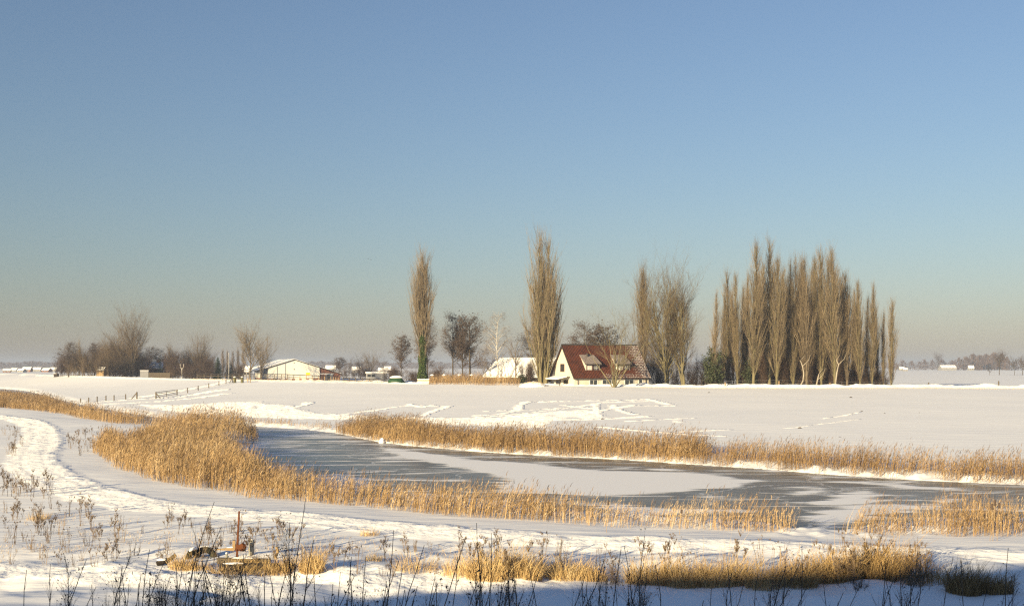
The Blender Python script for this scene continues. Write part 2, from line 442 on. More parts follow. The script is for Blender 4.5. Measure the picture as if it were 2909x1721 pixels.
def mat_ice():
    m, n, b = newmat('ice')
    tc = node(n, 'ShaderNodeTexCoord'); a = node(n, 'ShaderNodeAttribute', attribute_name='cover')
    mp = node(n, 'ShaderNodeMapping'); mp.inputs['Scale'].default_value = (.16, .75, 1); mp.inputs['Rotation'].default_value = (0, 0, R(12))
    n.links.new(tc.outputs['Object'], mp.inputs[0])
    n1 = node(n, 'ShaderNodeTexNoise', Scale=1.0, Detail=7.0, Roughness=.6, Distortion=.6); n.links.new(mp.outputs[0], n1.inputs['Vector'])
    s = node(n, 'ShaderNodeMath', operation='MULTIPLY_ADD'); n.links.new(n1.outputs[0], s.inputs[0]); s.inputs[1].default_value = 4.2; n.links.new(a.outputs['Fac'], s.inputs[2])
    fac = node(n, 'ShaderNodeMapRange'); n.links.new(s.outputs[0], fac.inputs[0]); fac.inputs[1].default_value = 1.72; fac.inputs[2].default_value = 2.2
    n2 = node(n, 'ShaderNodeTexNoise', Scale=.35, Detail=6.0, Roughness=.6); n.links.new(tc.outputs['Object'], n2.inputs['Vector'])
    icec = ramp(n, n2.outputs[0], [(.3, (.115, .112, .09)), (.75, (.23, .22, .185))])
    mx = node(n, 'ShaderNodeMix', data_type='RGBA'); vo = node(n, 'ShaderNodeTexVoronoi', feature='DISTANCE_TO_EDGE', Scale=.16); wn = node(n, 'ShaderNodeVectorMath', operation='MULTIPLY_ADD'); n.links.new(n2.outputs['Color'], wn.inputs[0]); wn.inputs[1].default_value = (5, 5, 0); n.links.new(tc.outputs['Object'], wn.inputs[2]); n.links.new(wn.outputs[0], vo.inputs['Vector'])
    ck = node(n, 'ShaderNodeMapRange'); n.links.new(vo.outputs['Distance'], ck.inputs[0]); ck.inputs[1].default_value = .004; ck.inputs[2].default_value = .014; ck.inputs[3].default_value = .55; ck.inputs[4].default_value = 0
    fx = node(n, 'ShaderNodeMath', operation='MAXIMUM'); n.links.new(fac.outputs[0], fx.inputs[0]); n.links.new(ck.outputs[0], fx.inputs[1])
    n.links.new(fx.outputs[0], mx.inputs[0]); n.links.new(icec, mx.inputs[6]); mx.inputs[7].default_value = (.84, .84, .86, 1)
    n.links.new(mx.outputs[2], b.inputs['Base Color'])
    rr = node(n, 'ShaderNodeMapRange'); n.links.new(fac.outputs[0], rr.inputs[0]); rr.inputs[3].default_value = .30; rr.inputs[4].default_value = .8
    n.links.new(rr.outputs[0], b.inputs['Roughness'])
    bp = node(n, 'ShaderNodeBump', Strength=1.0, Distance=.03); n.links.new(fac.outputs[0], bp.inputs['Height']); n.links.new(bp.outputs[0], b.inputs['Normal'])
    return m
M['ice'] = mat_ice()
make_ice()

# ------------------------------------------------------------------ winter haze over the plain
def make_haze():
    m = bpy.data.materials.new('haze'); m.use_nodes = True
    n = m.node_tree
    n.nodes.remove(n.nodes['Principled BSDF'])
    v = n.nodes.new('ShaderNodeVolumePrincipled')
    v.inputs['Color'].default_value = (.50, .60, .84, 1)
    v.inputs['Density'].default_value = .00034
    v.inputs['Anisotropy'].default_value = 0.0
    n.links.new(v.outputs[0], n.nodes['Material Output'].inputs['Volume'])
    o = MB().box(-5200, 5200, -5200, 5200, -2.2, 34).build('haze', m)
    tag(o, 'thin pale winter haze over the snowy plain', 'haze', kind='stuff')
make_haze()

# ------------------------------------------------------------------ reeds and grasses
M['reed'] = mat_tint('reed', [(0, (.13, .082, .042)), (.35, (.25, .16, .075)), (.7, (.37, .25, .125)), (.93, (.52, .40, .25)), (.96, (.13, .09, .065)), (1, (.16, .115, .085))])
M['grass'] = mat_tint('dry_grass', [(0, (.20, .13, .06)), (.4, (.42, .28, .12)), (.8, (.58, .43, .22)), (1, (.66, .54, .34))])
M['weed'] = mat_tint('dry_weed', [(0, (.05, .038, .03)), (.5, (.12, .085, .058)), (1, (.24, .175, .115))])
M['darkweed'] = mat_tint('dark_weed', [(0, (.035, .028, .023)), (1, (.11, .083, .06))])

def ribbons(base, tip_off, sag, width, K=3, face=None, r=rng):
    """blades: base (N,3), tip_off (N,3) offset of the tip, sag (N,) droop, width (N,), K segments ending in a point"""
    N = len(base)
    s = np.linspace(0, 1, K + 1)[None, :, None]
    P = base[:, None] + tip_off[:, None] * s
    hz = tip_off.copy(); hz[:, 2] = 0
    P = P - (s * (1 - s)) * hz[:, None] * .7
    P[:, :, 2] -= (sag[:, None] * (s[..., 0] ** 3))
    a = r.uniform(0, 2 * np.pi, N) if face is None else face
    side = np.stack([np.cos(a), np.sin(a), 0 * a], 1)
    wd = width[:, None] * np.array([1.0] + [1 - .55 * (k / K) ** 1.5 for k in range(1, K)])[None, :]
    A = P[:, :-1] - side[:, None] * wd[..., None] * .5
    B = P[:, :-1] + side[:, None] * wd[..., None] * .5
    V = np.concatenate([np.stack([A, B], 2).reshape(N, 2 * K, 3), P[:, -1:]], 1)
    n = 2 * K + 1
    o = np.arange(N)[:, None] * n
    q = np.concatenate([np.stack([o + 2 * k, o + 2 * k + 1, o + 2 * k + 3, o + 2 * k + 2], 2) for k in range(K - 1)], 1).reshape(-1, 4) if K > 1 else np.zeros((0, 4), int)
    t = np.concatenate([o + 2 * K - 2, o + 2 * K - 1, o + 2 * K], 1)
    return V.reshape(-1, 3), q, t, np.repeat(np.arange(N), n)

class Acc:
    def __init__(s): s.V = []; s.Q = []; s.T = []; s.C = []; s.n = 0
    def add(s, V, q, t, c):
        s.V.append(V); s.Q.append(q + s.n); s.T.append(t + s.n); s.C.append(c); s.n += len(V)
    def build(s, name, mat, parent=None, kind=None):
        return build(name, np.concatenate(s.V), [np.concatenate(s.Q), np.concatenate(s.T)], mat, parent, tint=np.concatenate(s.C), kind=kind)

def reed_bed(name, label, polys, density, hgt, wid, seed, plume=.5, lean=(.10, .04), gap=.35, group='reed beds along the frozen canal', clump=.5, tone=0.0):
    r = np.random.default_rng(seed)
    A = Acc()
    for poly in polys:
        xs = [p[0] for p in poly]; ys = [p[1] for p in poly]
        n = int((max(xs) - min(xs)) * (max(ys) - min(ys)) * density)
        x, y = r.uniform(min(xs), max(xs), n), r.uniform(min(ys), max(ys), n)
        k = inpoly(poly, x, y)
        edge = np.abs(sdist(list(poly) + [poly[0]], x, y))
        nz = fbm(x * clump, y * clump, seed)
        k &= (nz + .25 * sst(0, 1.5, edge) + r.uniform(-.08, .08, n)) > gap
        x, y, nz = x[k], y[k], nz[k]
        n = len(x)
        z = np.maximum(height(x, y), -.05)
        h = hgt * (.45 + .9 * nz) * r.uniform(.55, 1.15, n) * (.8 + .2 * sst(0, 1.2, edge[k]))
        base = np.stack([x, y, z - .03], 1)
        wild = np.where(r.uniform(0, 1, n) < .12, 4.0, 1.0)
        lx = (fbm(x * .45, y * .45, seed + 17) - .45) * .9; ly = (fbm(x * .45, y * .45, seed + 19) - .5) * .7
        tip = np.stack([h * (lean[0] + lx + r.normal(0, .10, n) * wild), h * (lean[1] + ly + r.normal(0, .10, n) * wild), h * np.where(wild > 1, r.uniform(.3, .9, n), 1)], 1)
        tone_n = np.clip(.05 + .85 * fbm(x * .5, y * .5, seed + 7) + r.normal(0, .17, n) + tone, 0, .92)
        V, q, t, i = ribbons(base, tip, 0 * h, np.full(n, wid), 2, r=r); A.add(V, q, t, tone_n[i])
        # leaves
        for L in range(2):
            f = r.uniform(.25, .8, n); a = r.uniform(0, 2 * np.pi, n) * .35 - .4
            ll = r.uniform(.3, .55, n) * np.minimum(h, 1.6) / 1.6 * 1.1
            lb = base + tip * f[:, None]
            lo = np.stack([np.cos(a) * ll * .6, np.sin(a) * ll * .6, ll * .75], 1)
            V, q, t, i = ribbons(lb, lo, ll * .55, np.full(n, wid * 1.25), 2, r=r); A.add(V, q, t, np.clip(tone_n + .1, 0, .92)[i])
        m = r.uniform(0, 1, n) < plume
        if m.any():
            pb = base[m] + tip[m] * .93; ph = h[m]; nn = len(ph)
            V, q, t, i = ribbons(pb, np.stack([.10 + r.normal(0, .05, nn), r.normal(0, .05, nn), np.full(nn, .24)], 1), np.full(nn, .05), np.full(nn, wid * 1.9), 2, r=r)
            A.add(V, q, t, np.full(len(V), .98))
    o = A.build(name, M['reed'], kind='stuff')
    return tag(o, label, 'reeds', group, 'stuff')

def off_bank(line, a, b, px0, px1, n=40):
    """strip between two offsets from a bank line, limited to photograph columns px0..px1"""
    p = [q for q in line if px0 <= CX + q[0] / q[1] * FPX <= px1 and q[1] > 0]
    nrm = []
    for k in range(len(p)):
        d = Vector(p[min(k + 1, len(p) - 1)]) - Vector(p[max(k - 1, 0)])
        nrm.append(Vector((-d.y, d.x)).normalized())
    return [tuple(Vector(q) + m * a) for q, m in zip(p, nrm)] + [tuple(Vector(q) + m * b) for q, m in reversed(list(zip(p, nrm)))]

F2 = lambda pts, z=.3: [flat(a, b, z) for a, b in pts]
reed_bed('reed_bed', 'dense golden reeds on the far bank, left of the middle', [off_bank(FAR_BANK, .0, 4.4, 945, 1960)], 68, 1.72, .017, 101, .4, gap=.30, clump=.35, tone=-.16)
reed_bed('reed_bed', 'thin straggling reeds on the far bank at the right', [off_bank(FAR_BANK, .05, 3.4, 1860, 3050)], 68, 1.5, .015, 102, .3, gap=.47, clump=.55, tone=-.12)
reed_bed('reed_bed', 'stubby snowed-up reeds on the far bank beside the ice inlet', [off_bank(FAR_BANK, .4, 1.8, 640, 950)], 26, .8, .016, 103, .3, gap=.45, clump=.9)
reed_bed('reed_bed', 'wide brown reed bed at the left behind the bend of the path',
         [F2([(-60, 1168), (0, 1166), (170, 1182), (285, 1206), (340, 1214), (430, 1212), (520, 1238), (640, 1248), (738, 1242), (720, 1226), (600, 1222), (500, 1216), (300, 1196), (230, 1180), (130, 1152), (60, 1134), (0, 1128), (-60, 1124)])],
         30, 1.8, .019, 104, .4, gap=.22, clump=.2)
reed_bed('reed_bed', 'big golden reed bed inside the bend of the path',
         [F2([(262, 1302), (327, 1354), (423, 1386), (538, 1408), (700, 1428), (800, 1392), (735, 1362), (700, 1340), (655, 1300), (640, 1262), (560, 1245), (500, 1236), (440, 1240), (395, 1262), (350, 1290), (330, 1262), (285, 1270)])],
         50, 1.6, .017, 105, .15, gap=.40, clump=.32, tone=.05)
reed_bed('reed_bed', 'golden reeds on the near bank at the middle of the picture',
         [F2([(690, 1427), (854, 1437), (1008, 1456), (1161, 1471), (1315, 1488), (1450, 1494), (1560, 1501), (1560, 1472), (1400, 1462), (1300, 1455), (1100, 1436), (950, 1424), (850, 1402), (780, 1388)], .4)],
         80, 1.45, .014, 106, .2, gap=.38, clump=.5, tone=.04)
reed_bed('reed_bed', 'sparse pale reeds on the near bank right of the middle',
         [F2([(1540, 1500), (1708, 1511), (1900, 1518), (2130, 1524), (2275, 1529), (2262, 1508), (2100, 1497), (1900, 1490), (1700, 1478), (1540, 1470)], .4)],
         60, 1.15, .012, 107, .16, gap=.40, clump=.6, tone=.12)
reed_bed('reed_bed', 'golden reeds on the near bank at the right edge',
         [F2([(2385, 1531), (2535, 1538), (2700, 1541), (2960, 1542), (2960, 1498), (2800, 1494), (2600, 1500), (2440, 1508)], .4)],
         64, 1.25, .012, 108, .2, gap=.38, clump=.6, tone=.06)

# ------------------------------------------------------------------ trees
M['bark'] = mat_noise('bark', (.085, .068, .048), (.19, .15, .105), 1.2, .9, .03, 4, stretch=(2, 2, .4))
M['bark_olive'] = mat_noise('mossy_bark', (.09, .08, .045), (.20, .17, .095), 1.0, .9, .03, 4, stretch=(2, 2, .4))
M['bark_dark'] = mat_noise('dark_bark', (.035, .028, .022), (.09, .07, .05), 1.2, .9, .03, 4, stretch=(2, 2, .4))
M['bark_white'] = mat_noise('birch_bark', (.16, .14, .12), (.72, .68, .62), 1.6, .8, .01, 5, stretch=(1, 1, 2.2))
M['bark_pale'] = mat_noise('pale_bark', (.22, .19, .15), (.42, .37, .30), 1.5, .8, .02, 4)
M['twig'] = mat_noise('poplar_twigs', (.09, .068, .042), (.24, .185, .12), .5, .85)
M['twig_tan'] = mat_noise('willow_twigs', (.06, .041, .024), (.14, .096, .055), .5, .85)
M['twig_red'] = mat_noise('shrub_twigs', (.055, .034, .026), (.125, .08, .056), .5, .85)
M['twig_dark'] = mat_noise('alder_twigs', (.05, .036, .03), (.11, .08, .065), .6, .85)
M['twig_grey'] = mat_noise('pale_twigs', (.11, .09, .08), (.21, .175, .155), .6, .85)
M['needle'] = mat_noise('conifer_green', (.012, .026, .016), (.04, .065, .032), .8, .7)
M['ivy'] = mat_noise('ivy_leaves', (.03, .055, .012), (.085, .12, .03), 1.2, .5)
M['ivy_dark'] = mat_noise('dark_evergreen_leaves', (.02, .028, .012), (.06, .07, .03), 1.2, .6)

class BS:
    """a set of curved branches"""
    def __init__(s, S, D, L, Rr, B, wig, r):
        s.S, s.D, s.L, s.R, s.B = S, D / np.linalg.norm(D, axis=1, keepdims=True), L, Rr, B
        n = len(S); s.W = r.normal(0, 1, (n, 3)) * wig; s.W2 = r.normal(0, 1, (n, 3)) * wig * .5
    def ev(s, t):
        """t (N,K) -> (N,K,3)"""
        t3 = t[..., None]; L = s.L[:, None, None]
        return s.S[:, None] + s.D[:, None] * t3 * L + s.B[:, None] * t3 ** 2 * L + (s.W[:, None] * np.sin(t3 * 3.1) + s.W2[:, None] * np.sin(t3 * 8.3)) * L * t3
    def spawn(s, n, t0, t1, a0, a1, Lf, rf, bend, wig, r, tpow=1.0, weight=None):
        w = s.L if weight is None else weight
        i = r.choice(len(s.L), n, p=w / w.sum())
        t = t0 + (t1 - t0) * r.uniform(0, 1, n) ** tpow
        sub = BS.__new__(BS); sub.S, sub.D, sub.L, sub.R, sub.B, sub.W, sub.W2 = s.S[i], s.D[i], s.L[i], s.R[i], s.B[i], s.W[i], s.W2[i]
        P = sub.ev(np.stack([t, t + .02], 1))
        T = P[:, 1] - P[:, 0]; T /= np.linalg.norm(T, axis=1, keepdims=True) + 1e-9
        q = r.normal(0, 1, (n, 3)); q -= T * (q * T).sum(1, keepdims=True); q /= np.linalg.norm(q, axis=1, keepdims=True) + 1e-9
        a = np.radians(r.uniform(a0, a1, n))[:, None]
        L = Lf(sub.L, t, P[:, 0], r)
        Rr = np.minimum(sub.R * (1 - .8 * t) * .75, rf(L))
        B = np.zeros((n, 3)); B[:, 2] = bend * r.uniform(.5, 1.4, n)
        return BS(P[:, 0], np.cos(a) * T + np.sin(a) * q, L, Rr, B, wig, r)

def tubes(b, K, n, tip=.12):
    N = len(b.L)
    t = np.repeat(np.linspace(0, 1, K + 1)[None], N, 0)
    P = b.ev(t)
    ref = np.where(np.abs(b.D[:, 2:3]) > .9, np.array([[1., 0, 0]]), np.array([[0, 0, 1.]]))
    u = np.cross(b.D, ref); u /= np.linalg.norm(u, axis=1, keepdims=True); v = np.cross(b.D, u)
    rad = b.R[:, None] * (1 - t * (1 - tip))
    ang = 2 * np.pi * np.arange(n) / n
    ring = u[:, None] * np.cos(ang)[None, :, None] + v[:, None] * np.sin(ang)[None, :, None]
    V = P[:, :, None] + ring[:, None] * rad[:, :, None, None]
    o = (np.arange(N) * (K + 1) * n)[:, None, None]
    k = (np.arange(K) * n)[None, :, None]; j = np.arange(n)[None, None, :]; j2 = (j + 1) % n
    q = np.stack([o + k + j, o + k + j2, o + k + n + j2, o + k + n + j], 3).reshape(-1, 4)
    return V.reshape(-1, 3), q

def spikes(b):
    """fine twigs: three-sided points with one bend"""
    N = len(b.L)
    P = b.ev(np.repeat(np.array([[0, 1.]]), N, 0))
    ref = np.where(np.abs(b.D[:, 2:3]) > .9, np.array([[1., 0, 0]]), np.array([[0, 0, 1.]]))
    u = np.cross(b.D, ref); u /= np.linalg.norm(u, axis=1, keepdims=True); v = np.cross(b.D, u)
    ang = 2 * np.pi * np.arange(3) / 3
    V = np.concatenate([P[:, :1] + (u[:, None] * np.cos(ang)[None, :, None] + v[:, None] * np.sin(ang)[None, :, None]) * b.R[:, None, None], P[:, 1:]], 1)
    o = (np.arange(N) * 4)[:, None]
    t = np.stack([np.concatenate([o, o + 1, o + 3], 1), np.concatenate([o + 1, o + 2, o + 3], 1), np.concatenate([o + 2, o, o + 3], 1)], 1).reshape(-1, 3)
    return V.reshape(-1, 3), t

def blades(P, size, r, stretch=1.0, nrm=None):
    """leaf-sized triangles at points P"""
    N = len(P)
    a = r.normal(0, 1, (N, 3)); a /= np.linalg.norm(a, axis=1, keepdims=True)
    b = r.normal(0, 1, (N, 3)); b -= a * (a * b).sum(1, keepdims=True); b /= np.linalg.norm(b, axis=1, keepdims=True)
    s = (size * r.uniform(.6, 1.4, N))[:, None]
    V = np.stack([P - a * s * .5, P + a * s * .5, P + b * s * stretch], 1).reshape(-1, 3)
    return V, np.arange(3 * N).reshape(-1, 3)

def cat(parts):
    """join (V, faces) lists -> V, quads, tris"""
    V, Q, T, n = [], [], [], 0
    for v, f in parts:
        V.append(v); (Q if f.shape[1] == 4 else T).append(f + n); n += len(v)
    return np.concatenate(V), [np.concatenate(Q) if Q else np.zeros((0, 4), int), np.concatenate(T) if T else np.zeros((0, 3), int)]

def stems(n, hgt, rad, spread, r, wig=.02, base=.15, lf=None):
    S = np.stack([r.normal(0, base, n), r.normal(0, base, n), np.full(n, -.25)], 1)
    a = r.uniform(0, 2 * np.pi, n) + np.arange(n) * 2.4
    tilt = np.radians(r.uniform(0, spread, n)) if n > 1 else np.zeros(1)
    D = np.stack([np.sin(tilt) * np.cos(a), np.sin(tilt) * np.sin(a), np.cos(tilt)], 1)
    L = hgt * (r.uniform(.7, 1.0, n) if n > 1 else np.ones(1)) if lf is None else lf
    B = np.zeros((n, 3))
    return BS(S, D, L, np.full(n, rad), B, wig, r)

TW = 1.0
def poplar(h, w, seed, multi=None, dens=1.0):
    """upright columnar poplar: returns trunk mesh data and crown mesh data"""
    r = np.random.default_rng(seed)
    tr = stems(1, h + .25, h * .0115, 0, r, .004)
    if multi:
        S = np.array([(x, y, z) for x, y, z, *_ in multi], float); D = np.array([(dx, dy, 1.0) for *_, dx, dy, L in [m[:3] + m[3:] for m in multi]], float)
        L = np.array([m[5] for m in multi], float)
        B = np.array([(-m[3] * .55, -m[4] * .55, 0) for m in multi], float)
        tr = BS(S, D, L, L * .0125, B, .006, r)
    env = lambda t: np.interp(t, [0, .12, .3, .5, .75, 1], [.95, 1.05, 1, .85, .5, .16])
    lim = tr.spawn(int(115 * dens), .05, .97, 9, 23, lambda L, t, P, q: h * .26 * env(t) * q.uniform(.6, 1.15, len(t)) * (w / (.19 * h)) ** .5, lambda L: L * .012 + .022, .55, .035, r)
    t2 = lim.spawn(int(900 * dens), .12, 1, 12, 32, lambda L, t, P, q: q.uniform(.9, 2.6, len(t)) * np.minimum(1, L / 3 + .3) * h / 22, lambda L: (L * .007 + .016) * TW, .6, .04, r)
    tt = tr.spawn(int(200 * dens), .08, .99, 18, 45, lambda L, t, P, q: q.uniform(.6, 1.6, len(t)), lambda L: (L * .006 + .008) * TW, .6, .04, r)
    t3 = t2.spawn(int(3000 * dens), .15, 1, 12, 38, lambda L, t, P, q: q.uniform(.45, 1.15, len(t)) * h / 22, lambda L: .013 * TW + 0 * L, .4, .03, r)
    t4 = tt.spawn(int(800 * dens), .1, 1, 15, 45, lambda L, t, P, q: q.uniform(.4, .9, len(t)), lambda L: .012 * TW + 0 * L, .4, .03, r)
    trunk = cat([tubes(tr, 9, 7, .06), tubes(lim, 4, 4, .1)])
    crown = cat([tubes(t2, 2, 3, .25), tubes(tt, 2, 3, .25), spikes(t3), spikes(t4)])
    return trunk, crown

def broad(h, w, seed, nst=1, up=.3, dens=1.0, spread=16, ang=(25, 55), fine=1.0, lo=.2):
    """round-headed bare tree"""
    r = np.random.default_rng(seed)
    tr = stems(nst, h * .92, h * .018 / max(nst, 1) ** .4, spread, r, .03, .2)
    lim = tr.spawn(int(34 * dens), lo, .98, ang[0], ang[1], lambda L, t, P, q: w * .74 * np.sqrt(np.clip(1.05 - (t - .4) ** 2 * 2.2, .12, 1)) * q.uniform(.65, 1.1, len(t)), lambda L: L * .016 + .01, up, .05, r)
    l2 = lim.spawn(int(200 * dens), .2, 1, 20, 50, lambda L, t, P, q: L * .45 * q.uniform(.5, 1.1, len(t)) + .3, lambda L: L * .011 + .008, up, .06, r)
    t2 = l2.spawn(int(1300 * dens * fine), .15, 1, 20, 55, lambda L, t, P, q: q.uniform(.5, 1.5, len(t)) * h / 16, lambda L: (L * .006 + .008) * TW, up * .8, .06, r)
    t3 = t2.spawn(int(3500 * dens * fine), .1, 1, 20, 60, lambda L, t, P, q: q.uniform(.3, .8, len(t)) * h / 16, lambda L: .0145 * TW + 0 * L, up * .5, .05, r)
    return cat([tubes(tr, 8, 7, .08), tubes(lim, 4, 5, .1), tubes(l2, 3, 3, .15)]), cat([tubes(t2, 2, 3, .3), spikes(t3)])

def alder(h, w, seed, lean=0.0, lo=.3):
    """dark bare alder full of cones, branches near level"""
    r = np.random.default_rng(seed)
    tr = stems(1, h + .25, h * .014, 0, r, .012)
    tr.B[:, 0] = lean
    lim = tr.spawn(58, lo, .99, 42, 75, lambda L, t, P, q: w * .62 * np.clip(np.interp(t, [0, .3, .55, .8, 1], [.5, .9, 1, .75, .25]), .1, 1) * q.uniform(.6, 1.1, len(t)), lambda L: L * .012 + .01, .25, .07, r)
    t2 = lim.spawn(1000, .22, 1, 20, 60, lambda L, t, P, q: q.uniform(.4, 1.0, len(t)) * h / 11, lambda L: L * .008 + .009, .05, .08, r)
    t3 = t2.spawn(5600, .2, 1, 20, 70, lambda L, t, P, q: q.uniform(.2, .5, len(t)) * h / 11, lambda L: .011 * TW + 0 * L, -.05, .05, r)
    k = r.choice(len(t3.L), 3000)
    cones = blades(t3.ev(np.ones((len(t3.L), 1)))[k, 0], .125, r)
    return cat([tubes(tr, 8, 6, .1), tubes(lim, 4, 4, .12)]), cat([tubes(t2, 2, 3, .3), spikes(t3), cones])

def birch(h, w, seed):
    r = np.random.default_rng(seed)
    tr = stems(1, h + .25, h * .011, 0, r, .012)
    lim = tr.spawn(44, .28, .98, 30, 55, lambda L, t, P, q: w * .78 * np.interp(t, [0, .3, .6, 1], [.6, 1, .9, .3]) * q.uniform(.6, 1.1, len(t)), lambda L: L * .009 + .008, -.08, .08, r)
    t2 = lim.spawn(620, .3, 1, 25, 60, lambda L, t, P, q: q.uniform(.5, 1.2, len(t)), lambda L: L * .006 + .007, -.5, .08, r)
    t3 = t2.spawn(3400, .2, 1, 20, 60, lambda L, t, P, q: q.uniform(.3, .8, len(t)), lambda L: .009 + 0 * L, -.6, .05, r)
    return cat([tubes(tr, 9, 6, .1), tubes(lim, 4, 4, .12)]), cat([tubes(t2, 2, 3, .3), spikes(t3)])

def shrub(h, w, seed, dens=1.0, up=.3):
    r = np.random.default_rng(seed)
    n = 18
    tr = stems(n, h * .95, .035, math.degrees(math.atan2(w * .55, h)) + 8, r, .05, w * .16)
    t1 = tr.spawn(int(150 * dens), .15, 1, 18, 50, lambda L, t, P, q: L * .32 * q.uniform(.5, 1.1, len(t)), lambda L: L * .008 + .008, up, .06, r)
    t2 = t1.spawn(int(950 * dens), .1, 1, 18, 55, lambda L, t, P, q: q.uniform(.3, .9, len(t)) * h / 5, lambda L: (L * .006 + .008) * TW, up, .06, r)
    t3 = t2.spawn(int(3600 * dens), .1, 1, 18, 60, lambda L, t, P, q: q.uniform(.2, .55, len(t)) * h / 5, lambda L: .012 * TW + 0 * L, up * .5, .05, r)
    return cat([tubes(tr, 4, 4, .2), tubes(t1, 2, 3, .2)]), cat([tubes(t2, 1, 3, .3), spikes(t3)])

def conifer(h, w, seed, dens=1.0):
    r = np.random.default_rng(seed)
    tr = stems(1, h + .2, h * .014, 0, r, .003)
    n = int(260 * dens)
    t = r.uniform(.06, .98, n) ** .9
    a = r.uniform(0, 2 * np.pi, n)
    L = w * .5 * (1.02 - t) ** .8 * r.uniform(.75, 1.12, n) + .12
    br = BS(np.stack([0 * t, 0 * t, t * h], 1), np.stack([np.cos(a), np.sin(a), np.full(n, .25)], 1), L, L * .02 + .006, np.stack([0 * t, 0 * t, np.full(n, -.35)], 1), .03, r)
    nd = br.spawn(int(4200 * dens), .12, 1, 25, 70, lambda Lp, tt, P, q: q.uniform(.18, .42, len(tt)), lambda Lq: .028 + 0 * Lq, -.3, .02, r)
    return cat([tubes(tr, 5, 6, .1)]), cat([tubes(br, 3, 3, .2), spikes(nd)])

def leafy(h, w, seed, n=3600, size=.28):
    """evergreen mass on many stems, uneven outline"""
    r = np.random.default_rng(seed)
    tr = stems(10, h * .9, .04, math.degrees(math.atan2(w * .5, h)) + 6, r, .05, w * .15)
    t1 = tr.spawn(130, .1, 1, 20, 65, lambda L, t, P, q: L * .28 * q.uniform(.5, 1.1, len(t)), lambda L: L * .008 + .008, .15, .06, r)
    P = np.concatenate([t1.ev(r.uniform(.3, 1.05, (len(t1.L), 1)))[:, 0] for _ in range(n // 130)])
    P = P + r.normal(0, .16, P.shape); P = P[P[:, 2] > .02]
    return cat([tubes(tr, 4, 4, .2), tubes(t1, 2, 3, .2)]), cat([blades(P, size, r, .9)])

def plant(name, label, cat_, pos, data, bark, twig, rz=0.0, group=None, sc=None, names=('trunk', 'crown')):
    t = thing(name, label, cat_, pos, rz, group, sc)
    build(names[0], data[0][0], data[0][1], bark, t, smooth=True)
    build(names[1], data[1][0], data[1][1], twig, t)
    return t

def again(src, label, pos, rz, group=None, sc=None):
    """a copy of a thing and its parts"""
    o = src.copy(); COL.objects.link(o)
    o.location = pos; o.rotation_euler = (0, 0, rz)
    if sc is not None: o.scale = sc if hasattr(sc, '__len__') else (sc, sc, sc)
    o['label'] = label
    if group: o['group'] = group
    for c in [c for c in bpy.data.objects if c.parent == src]:
        d = c.copy(); COL.objects.link(d); d.parent = o
        for g in [g for g in bpy.data.objects if g.parent == c]:
            e = g.copy(); COL.objects.link(e); e.parent = d
    return o

def top(py, d, pos): return EYE + (HOR - py) / FPX * d - pos[2]      # height of a thing whose top shows at row py
PXM = lambda px, d: px / FPX * d                                        # width in metres of px photograph pixels at depth d
ORD = ['first', 'second', 'third', 'fourth', 'fifth', 'sixth', 'seventh', 'eighth', 'ninth', 'tenth', 'eleventh', 'twelfth', 'thirteenth', 'fourteenth',
       'fifteenth', 'sixteenth', 'seventeenth', 'eighteenth', 'nineteenth', 'twentieth', 'twenty-first', 'twenty-second', 'twenty-third', 'twenty-fourth', 'twenty-fifth', 'twenty-sixth', 'twenty-seventh', 'twenty-eighth', 'twenty-ninth']

def ordinal(k):
    if k < len(ORD): return ORD[k]
    t_ = ['twenty', 'thirty', 'forty', 'fifty'][(k + 1) // 10 - 2]; u_ = (k + 1) % 10
    return (t_[:-1] + 'ieth') if u_ == 0 else t_ + '-' + ORD[u_ - 1]
# the row of slender poplars right of the house
protos = []
ROW = [(2030, 834, 176, 1.1), (2069, 784, 182, 1.0), (2097, 787, 178, .9), (2117, 790, 186, .9), (2140, 698, 174, 1.25), (2163, 781, 188, .9), (2190, 698, 178, 1.3), (2207, 745, 175, 1.15), (2227, 772, 190, .8), (2243, 754, 186, .9),
       (2265, 736, 180, 1.0), (2297, 739, 176, 1.2), (2315, 742, 184, 1.1), (2334, 722, 178, 1.15), (2368, 719, 175, 1.3), (2386, 800, 188, .9), (2405, 784, 177, 1.2), (2442, 808, 176, 1.0), (2477, 819, 178, 1.0), (2509, 893, 180, .8), (2531, 858, 175, 1.05)]
ROW = sorted(ROW + [(2052, 850, 190, .8), (2178, 760, 192, .9), (2252, 800, 178, .9), (2281, 752, 188, .9), (2350, 745, 190, .95), (2422, 830, 186, .8), (2460, 850, 190, .8), (2493, 880, 184, .8), (2084, 830, 196, .9), (2108, 820, 198, .9), (2150, 790, 200, .9), (2216, 790, 198, 1.0), (2236, 800, 200, .9), (2272, 780, 199, 1.0), (2306, 775, 200, 1.0), (2325, 770, 198, 1.0), (2378, 770, 199, 1.0), (2396, 810, 198, .9), (2432, 845, 197, .8)])
POPG = 'slender poplars in the row right of the farmhouse'
